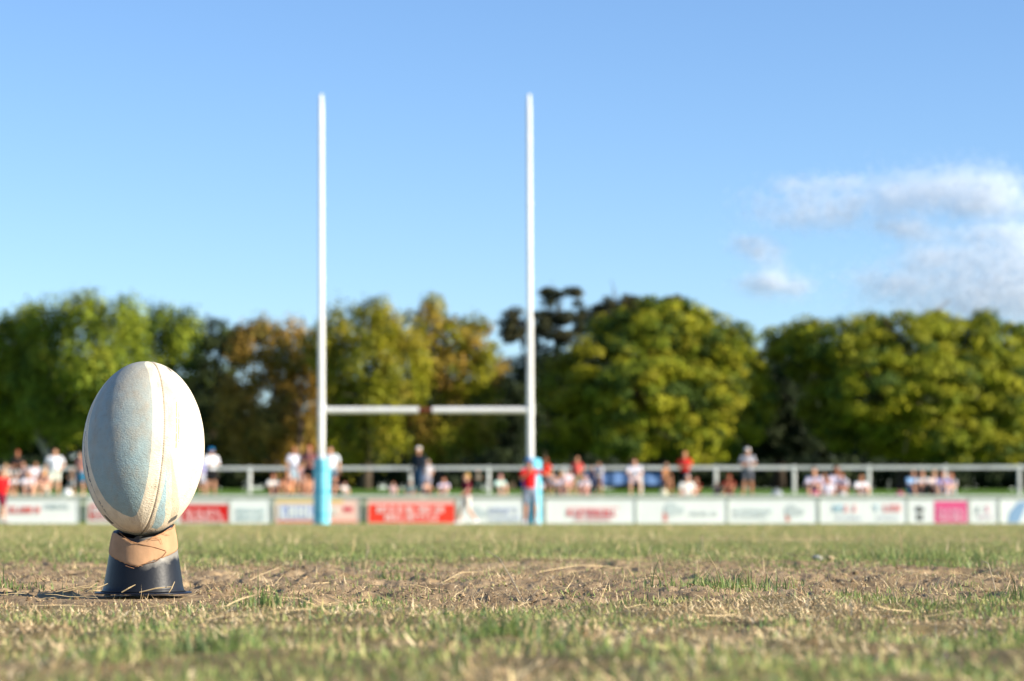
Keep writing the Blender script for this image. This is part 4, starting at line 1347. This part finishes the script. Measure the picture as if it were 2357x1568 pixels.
# ------------------------------------------------------------------ trees
def crown_leaves(lobes, Y, pal, cr, leaf, per, fill, lr, droop=0.0, gap=0.0, org=(0, 0, 0)):
    Cs, Nn, Ss, Cc = [], [], [], []
    for lb in lobes:
        cx, cy, rx, ry = lb[:4]
        dy = lb[4] if len(lb) > 4 else 0.0
        k = (Y + dy) / F
        c = np.array(at(cx, cy, Y + dy)[:])
        rx, ry = rx * 1.10, ry * 1.06
        rr = np.array([rx * k, max(rx, ry) * k * .85, ry * k])
        area = 4 * math.pi * (rr[0] * rr[1] * rr[2]) ** (2 / 3)
        n = max(5, int(area / (cr * cr * 1.05)))
        d = lr.normal(0, 1, (n, 3)); d /= np.linalg.norm(d, axis=1)[:, None]
        keep = (d[:, 1] < .35) | (lr.random(n) < .35)
        d = d[keep]
        if gap: d = d[lr.random(len(d)) > gap]
        n = len(d)
        if not n: continue
        q = c + d * rr * (lr.uniform(.62, 1.02, (n, 1)))
        sz = cr * lr.uniform(.55, 1.25, n)
        base_c = pal[lr.integers(0, len(pal), n)] * lr.uniform(.8, 1.2, (n, 1))
        cnt = (per * (sz / cr) ** 2).astype(int) + 8
        ii = np.repeat(np.arange(n), cnt)
        g_ = lr.normal(0, 1, (len(ii), 3)); g_ /= np.maximum(np.linalg.norm(g_, axis=1)[:, None], 1e-6)
        g_ = g_ * (lr.random((len(ii), 1)) ** .45)
        g_[:, 2] *= (.62 + droop)
        pos = q[ii] + g_ * sz[ii][:, None]
        if droop: pos[:, 2] -= np.abs(lr.normal(0, 1, len(ii))) * droop * sz[ii] * .8
        nn_ = g_ * .9 + d[ii] * .5 + np.array([0, 0, .5]) + lr.normal(0, .55, g_.shape)
        Cs.append(pos); Nn.append(nn_); Ss.append(leaf * lr.uniform(.6, 1.35, len(ii))); Cc.append(base_c[ii] * lr.uniform(.75, 1.25, (len(ii), 1)))
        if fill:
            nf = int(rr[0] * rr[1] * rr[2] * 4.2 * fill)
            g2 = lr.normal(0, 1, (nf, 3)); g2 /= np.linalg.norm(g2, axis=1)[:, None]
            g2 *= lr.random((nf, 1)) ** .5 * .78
            Cs.append(c + g2 * rr); Nn.append(lr.normal(0, 1, (nf, 3))); Ss.append(leaf * 1.9 * lr.uniform(.7, 1.3, nf)); Cc.append(pal[lr.integers(0, len(pal), nf)] * .7)  # inner leaves coloured darker, painting in the shade inside the crown
    C_a = np.concatenate(Cs); N_a = np.concatenate(Nn); S_a = np.concatenate(Ss); K = np.concatenate(Cc)
    N_a /= np.maximum(np.linalg.norm(N_a, axis=1)[:, None], 1e-6)
    t1 = np.cross(N_a, lr.normal(0, 1, N_a.shape)); t1 /= np.maximum(np.linalg.norm(t1, axis=1)[:, None], 1e-6)
    t2 = np.cross(N_a, t1)
    s = S_a[:, None]
    V = np.stack([C_a - t1 * s * .5, C_a - t2 * s * .32, C_a + t1 * s * .5 + N_a * s * .08, C_a + t2 * s * .32], 1) - np.array(org)
    n = len(C_a)
    Q = np.arange(n * 4).reshape(n, 4)
    return V.reshape(-1, 3), Q, np.repeat(K[:, None], 4, 1).reshape(-1, 3)


leafm = mat('leaf', (0, 0, 0), rough=.6, spec=.12, attr='Col', trans=.15)
bark = {'pale': mat('pale_bark', rgb(176, 160, 136), rough=.9, noise=.4, nscale=3, bump=.7, bscale=8, bdist=.05), 'dark': mat('dark_bark', rgb(88, 76, 64), rough=.95, noise=.4, nscale=3, bump=.8, bscale=8, bdist=.06)}


def tree(label, lobes, Y, pal, base_px, cat='tree', name='tree', cr=.62, leaf=.17, per=120, fill=1.0, trunk_r=.3, bk='dark', seed=1, droop=0.0, gap=0.0, lean=0.0, nlimb=7, grp='trees behind the spectators', multi=1):
    lr = np.random.default_rng(seed)
    bx = at(base_px, 1110, Y).x
    bz = float(bank_z(Y)) - .15
    root = link(name, None)
    root.location = (bx, Y, bz)
    tag(root, label, cat, grp)
    org = (bx, Y, bz)
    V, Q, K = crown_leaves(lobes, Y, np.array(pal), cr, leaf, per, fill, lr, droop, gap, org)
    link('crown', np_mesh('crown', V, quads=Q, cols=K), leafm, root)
    # trunk and limbs reaching into the lobes
    tr, lm = MB(), MB()
    for q in range(multi):
        off_ = (q - (multi - 1) / 2) * 1.1
        fork = Vector((off_ * 1.3 + lean, 0, 3.0 + lr.uniform(-.4, .6)))
        tr.tube([(off_, 0, -.2), (off_ + lr.normal(0, .08) + fork.x * 0, .0, 1.2), tuple(fork)], [trunk_r * 1.25, trunk_r, trunk_r * .8], n=10)
        for lb in sorted(lobes, key=lambda l: abs(l[0] - base_px))[:nlimb]:
            dy = lb[4] if len(lb) > 4 else 0.0
            e = Vector(at(lb[0], lb[1], Y + dy)) - Vector(org)
            mid = fork.lerp(e, .5) + Vector((lr.normal(0, .4), lr.normal(0, .4), .5))
            lm.tube([tuple(fork), tuple(mid), tuple(e)], [trunk_r * .6, trunk_r * .36, trunk_r * .12], n=7)
            for j in range(3):
                e2 = e + Vector(lr.normal(0, 1, 3)) * (lb[2] * Y / F * .6)
                st_ = mid.lerp(e, lr.uniform(.2, .8))
                lm.tube([tuple(st_), tuple(st_.lerp(e2, .5) + Vector((0, 0, .15))), tuple(e2)], [trunk_r * .2, trunk_r * .12, trunk_r * .05], n=5)
    tk_ = tr.build('trunk', bark[bk], root, smooth=True)
    lm.build('limbs', bark[bk], tk_, smooth=True)
    return root


OL = [(.150, .160, .008), (.110, .135, .010), (.180, .175, .009), (.045, .072, .012)]
OL = [tuple(v * 1.5 for v in t_) for t_ in OL]
LGn = [(.145, .172, .014), (.120, .155, .014), (.178, .192, .018), (.075, .110, .016)]
LGn = [tuple(v * 1.5 for v in t_) for t_ in LGn]
ORG = [(.240, .145, .026), (.195, .130, .024), (.270, .165, .034), (.120, .100, .024)]
ORG = [tuple(v * 1.5 for v in t_) for t_ in ORG]
YG = [(.190, .175, .012), (.160, .165, .012), (.220, .178, .018), (.105, .110, .014), (.225, .160, .024)]
YG = [tuple(v * 1.5 for v in t_) for t_ in YG]
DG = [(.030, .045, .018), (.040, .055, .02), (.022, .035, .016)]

tree('tall bright green tree with hanging clumps at the far left edge', [(-60, 860, 80, 130), (10, 800, 60, 75), (-40, 960, 70, 80), (40, 900, 55, 80, -1), (-100, 760, 70, 60), (20, 985, 55, 50), (55, 760, 45, 60), (75, 860, 50, 60)], 112, LGn[1:4] + OL[:1], -10, seed=2, droop=.5, trunk_r=.28, nlimb=5)
tree('tall bright green tree with a rounded double top behind the ball', [(105, 740, 45, 50), (190, 730, 48, 58, -1), (275, 730, 48, 58, -1), (130, 830, 60, 70), (210, 840, 60, 80, -2), (285, 850, 55, 80, -1), (150, 930, 55, 60), (230, 950, 60, 60), (90, 920, 40, 60)], 110, LGn, 128, seed=3, droop=.6, bk='pale', trunk_r=.2, lean=-.9, nlimb=7)
tree('airy grey green tree with sky showing through right of the ball top', [(340, 740, 36, 42), (390, 745, 40, 38), (420, 790, 26, 50), (345, 830, 45, 50), (385, 900, 40, 55), (320, 930, 45, 60), (430, 745, 20, 26), (400, 980, 50, 60)], 113, [LGn[0], LGn[3], OL[1], OL[3]], 360, seed=4, droop=.4, gap=.2, fill=.45, bk='dark', trunk_r=.15)
tree('dark green tree in a dip of the tree line left of the orange tree', [(495, 775, 55, 40), (545, 790, 40, 30), (455, 860, 45, 50), (520, 850, 40, 50), (480, 940, 50, 55), (430, 960, 40, 50), (545, 800, 22, 30), (500, 1010, 50, 50)], 118, DG + [(.06, .085, .02)], 490, seed=5, gap=.18, fill=.6, trunk_r=.25)
tree('orange brown tree with thin foliage left of the left goal post', [(600, 790, 58, 52), (670, 795, 52, 50), (720, 790, 30, 36), (560, 860, 42, 50), (640, 870, 40, 40, 1), (540, 930, 40, 50), (610, 970, 44, 44, -1), (700, 850, 36, 34, 1), (660, 935, 26, 40), (590, 755, 30, 20), (690, 930, 40, 50, 1), (610, 1030, 50, 40), (540, 1010, 40, 45), (680, 1010, 46, 46, 1), (730, 850, 30, 50, 1)], 112, ORG, 655, seed=6, droop=.35, gap=.12, fill=.5, bk='dark', trunk_r=.14, multi=2)
tree('yellow green and orange tree with ragged top between the goal posts', [(795, 755, 48, 55), (875, 735, 48, 52), (770, 850, 45, 60), (850, 830, 55, 65, -1), (920, 840, 60, 80, 0), (930, 770, 32, 45, 1), (870, 930, 50, 50, -1), (900, 1000, 34, 42, -1), (800, 930, 45, 50), (860, 710, 36, 26), (800, 1010, 55, 45), (740, 800, 30, 50)], 109, YG[:4] + [OL[2]], 840, seed=7, droop=.5, gap=.12, fill=.8, trunk_r=.25)
tree('orange tinged tree with pointed top left of the right goal post', [(985, 745, 40, 48), (1000, 705, 16, 24), (1050, 775, 45, 48), (1100, 780, 36, 52), (960, 830, 40, 55), (1030, 850, 50, 55), (1090, 860, 42, 45), (985, 930, 42, 42), (1050, 940, 40, 45), (1120, 850, 30, 60), (1000, 1010, 70, 45), (1105, 960, 40, 60)], 113, [YG[4], ORG[0], YG[0], OL[2], YG[3]], 1010, seed=8, droop=.3, gap=.15, fill=.6, trunk_r=.25)
tree('sparse dark tree with open branches showing sky beside the right goal post', [(1190, 745, 32, 28), (1178, 770, 20, 14), (1240, 745, 26, 22), (1290, 672, 40, 9), (1262, 685, 12, 18), (1330, 685, 14, 16), (1285, 730, 28, 18), (1335, 745, 20, 32), (1290, 775, 44, 14), (1225, 800, 24, 18)], 124, [(.050, .055, .024), (.035, .042, .022), (.075, .070, .03)], 1250, seed=9, gap=.25, fill=.5, cr=.42, per=90, trunk_r=.22)
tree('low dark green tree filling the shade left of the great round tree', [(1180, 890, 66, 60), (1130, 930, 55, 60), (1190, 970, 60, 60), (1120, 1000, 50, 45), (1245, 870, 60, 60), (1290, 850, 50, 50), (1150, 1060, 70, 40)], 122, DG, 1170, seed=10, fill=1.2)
tree('great round yellow green tree right of the goal posts', [(1500, 790, 105, 95), (1440, 752, 50, 46, 1), (1510, 738, 60, 50, 0), (1620, 770, 60, 50), (1695, 800, 42, 50), (1725, 870, 48, 70), (1400, 770, 50, 50, 1), (1390, 860, 80, 80, -1), (1600, 830, 80, 80), (1480, 900, 110, 90, -3), (1620, 930, 90, 90, -2), (1350, 960, 75, 80, -1), (1690, 870, 55, 75), (1690, 980, 60, 75, -1), (1460, 1000, 90, 62, -3), (1580, 1010, 80, 58, -3), (1300, 900, 50, 70, 1), (1290, 1010, 45, 50), (1560, 730, 60, 38), (1650, 775, 50, 34), (1738, 930, 38, 60)], 112, OL + [YG[0]], 1500, seed=11, trunk_r=.55, cr=.60, per=120, nlimb=10)
tree('dull brown topped tree peering over the great round tree', [(1425, 700, 34, 28), (1375, 730, 24, 26), (1475, 705, 30, 20), (1545, 705, 26, 16)], 121, [(.085, .075, .03), (.06, .06, .028)], 1440, seed=12, fill=.6, cr=.45, gap=.1)
tree('wide dense rounded tree filling the right of the tree line', [(1950, 800, 120, 68), (1830, 800, 66, 60, 1), (2090, 790, 100, 66, -1), (2200, 790, 90, 66), (2290, 800, 70, 62, 1), (1900, 900, 70, 90, 1), (2010, 900, 100, 90, -3), (2140, 900, 100, 90, -3), (2270, 900, 90, 90, -2), (2340, 900, 60, 80), (2050, 990, 80, 62, -2), (2180, 1000, 90, 60, -3), (2300, 1000, 70, 62, -2), (1935, 985, 60, 55), (2150, 745, 30, 24), (2255, 738, 26, 22), (2010, 745, 40, 20)], 112, OL + [YG[1]], 2090, seed=13, trunk_r=.6, cr=.60, per=120, nlimb=10)
tree('rounded green tree standing outside the view beyond the left edge', [(-190, 860, 90, 110), (-280, 880, 90, 100), (-200, 970, 90, 80), (-380, 900, 90, 100), (-300, 990, 90, 70)], 113, LGn, -250, seed=16, trunk_r=.35, fill=.8, cr=.8, leaf=.24, per=90)
tree('broad green tree added mostly beyond the right edge to block the low sun', [(2440, 840, 90, 90), (2540, 860, 90, 100), (2450, 960, 90, 90), (2660, 880, 90, 100), (2580, 980, 90, 80)], 114, OL, 2500, seed=14, trunk_r=.4, fill=.8)  # added past the frame to keep low sun off the undergrowth
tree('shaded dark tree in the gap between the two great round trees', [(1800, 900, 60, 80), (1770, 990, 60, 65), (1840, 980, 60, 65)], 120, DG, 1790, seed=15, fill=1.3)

# the dark-leaved row of trees and shrubs farther back that closes the view
lobes = []
lr = np.random.default_rng(77)
for px in range(-260, 2760, 62):
    topy = np.interp(px, [-260, 0, 350, 470, 700, 800, 1150, 1300, 1360, 1560, 1700, 1800, 2400], [830, 830, 850, 900, 965, 860, 890, 840, 790, 770, 860, 800, 790]) + lr.uniform(-14, 20)
    lobes.append((px, (topy + 1120) / 2 - 10, 52, (1120 - topy) / 2, lr.uniform(-1.5, 1.5)))
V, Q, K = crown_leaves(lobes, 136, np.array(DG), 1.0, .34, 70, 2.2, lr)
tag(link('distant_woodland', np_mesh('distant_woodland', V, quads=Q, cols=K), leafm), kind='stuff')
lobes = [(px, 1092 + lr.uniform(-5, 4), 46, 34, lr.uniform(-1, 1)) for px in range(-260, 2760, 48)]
V, Q, K = crown_leaves(lobes, 127, np.array(DG), .6, .22, 60, 3.0, lr)  # leaf colour kept dark in place of the shade under the crowns
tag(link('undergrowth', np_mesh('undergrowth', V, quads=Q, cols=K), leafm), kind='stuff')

# ------------------------------------------------------------------ clouds: drifts of fine bright flakes far away
def cloud(label, blobs, Y=1700.0, seed=1):
    lr = np.random.default_rng(seed)
    k = Y / F
    Ps = []
    c0 = np.array(at(blobs[0][0], blobs[0][1], Y)[:])
    for (cx, cy, rx, ry, tau) in blobs:
        c = np.array(at(cx, cy, Y)[:])
        area = math.pi * rx * ry * k * k
        n = int(.66 * tau * area / (.55 ** 2 * .35))
        g_ = lr.normal(0, .60, (n, 3))
        p = g_ * np.array([rx * k, max(rx, ry) * k * .6, ry * k])
        nz_ = fbm(p[:, 0] / 16 + 100 + cx, p[:, 2] / 9 + 100, seed, 4)
        Ps.append((c + p)[lr.random(n) < sstep(.12, .58, nz_)])
    P = np.concatenate(Ps) - c0
    n = len(P)
    N_a = lr.normal(0, 1, (n, 3)); N_a /= np.linalg.norm(N_a, axis=1)[:, None]
    t1 = np.cross(N_a, lr.normal(0, 1, (n, 3))); t1 /= np.linalg.norm(t1, axis=1)[:, None]
    t2 = np.cross(N_a, t1)
    s = (.55 * lr.uniform(.6, 1.4, n))[:, None]
    V = np.stack([P - t1 * s / 2 - t2 * s / 2, P + t1 * s / 2 - t2 * s / 2, P + t1 * s / 2 + t2 * s / 2, P - t1 * s / 2 + t2 * s / 2], 1)
    o = link('cloud', np_mesh('cloud', V.reshape(-1, 3), quads=np.arange(n * 4).reshape(n, 4)), cloudm)
    o.location = c0
    tag(o, label, 'cloud', 'clouds low in the right of the sky')


cloudm = mat('cloud_vapour', (.90, .95, 1.0), rough=1.0, spec=0.0, trans=.5)
cloud('long soft white cloud bank, the highest of the clouds at the right', [(1850, 425, 62, 20, .7), (1950, 420, 40, 18, .5), (1800, 480, 90, 42, .45), (1960, 470, 130, 40, .55), (2100, 450, 120, 48, .7), (2200, 430, 110, 42, 1.0), (2290, 450, 60, 60, 1.3), (2240, 478, 70, 26, 1.1), (1900, 500, 110, 30, .4), (2370, 470, 60, 30, .6)], seed=21)
cloud('small faint cloud strip just under the long cloud bank', [(2095, 528, 60, 24, .9), (2040, 522, 40, 16, .5), (2150, 545, 50, 20, .4)], seed=22)
cloud('bulky white and grey cloud rising behind the right tree', [(2270, 555, 75, 44, 1.3), (2350, 560, 60, 60, 1.3), (2150, 592, 70, 28, 1.0), (2250, 620, 130, 52, .8), (2120, 640, 130, 48, .6), (2330, 660, 110, 60, .9), (2220, 690, 160, 45, .6), (2230, 715, 200, 45, .45), (2380, 700, 120, 60, .5), (2050, 655, 90, 40, .4), (2420, 620, 90, 90, 1.1)], seed=23)
cloud('small slanting white puff at the left of the clouds', [(1735, 568, 42, 26, .8), (1768, 585, 34, 26, .8), (1710, 558, 26, 12, .4)], seed=24)
cloud('small bright white puff low over the great round tree', [(1778, 650, 44, 30, 1.4), (1840, 662, 34, 24, .6), (1730, 655, 40, 26, .3)], seed=25)
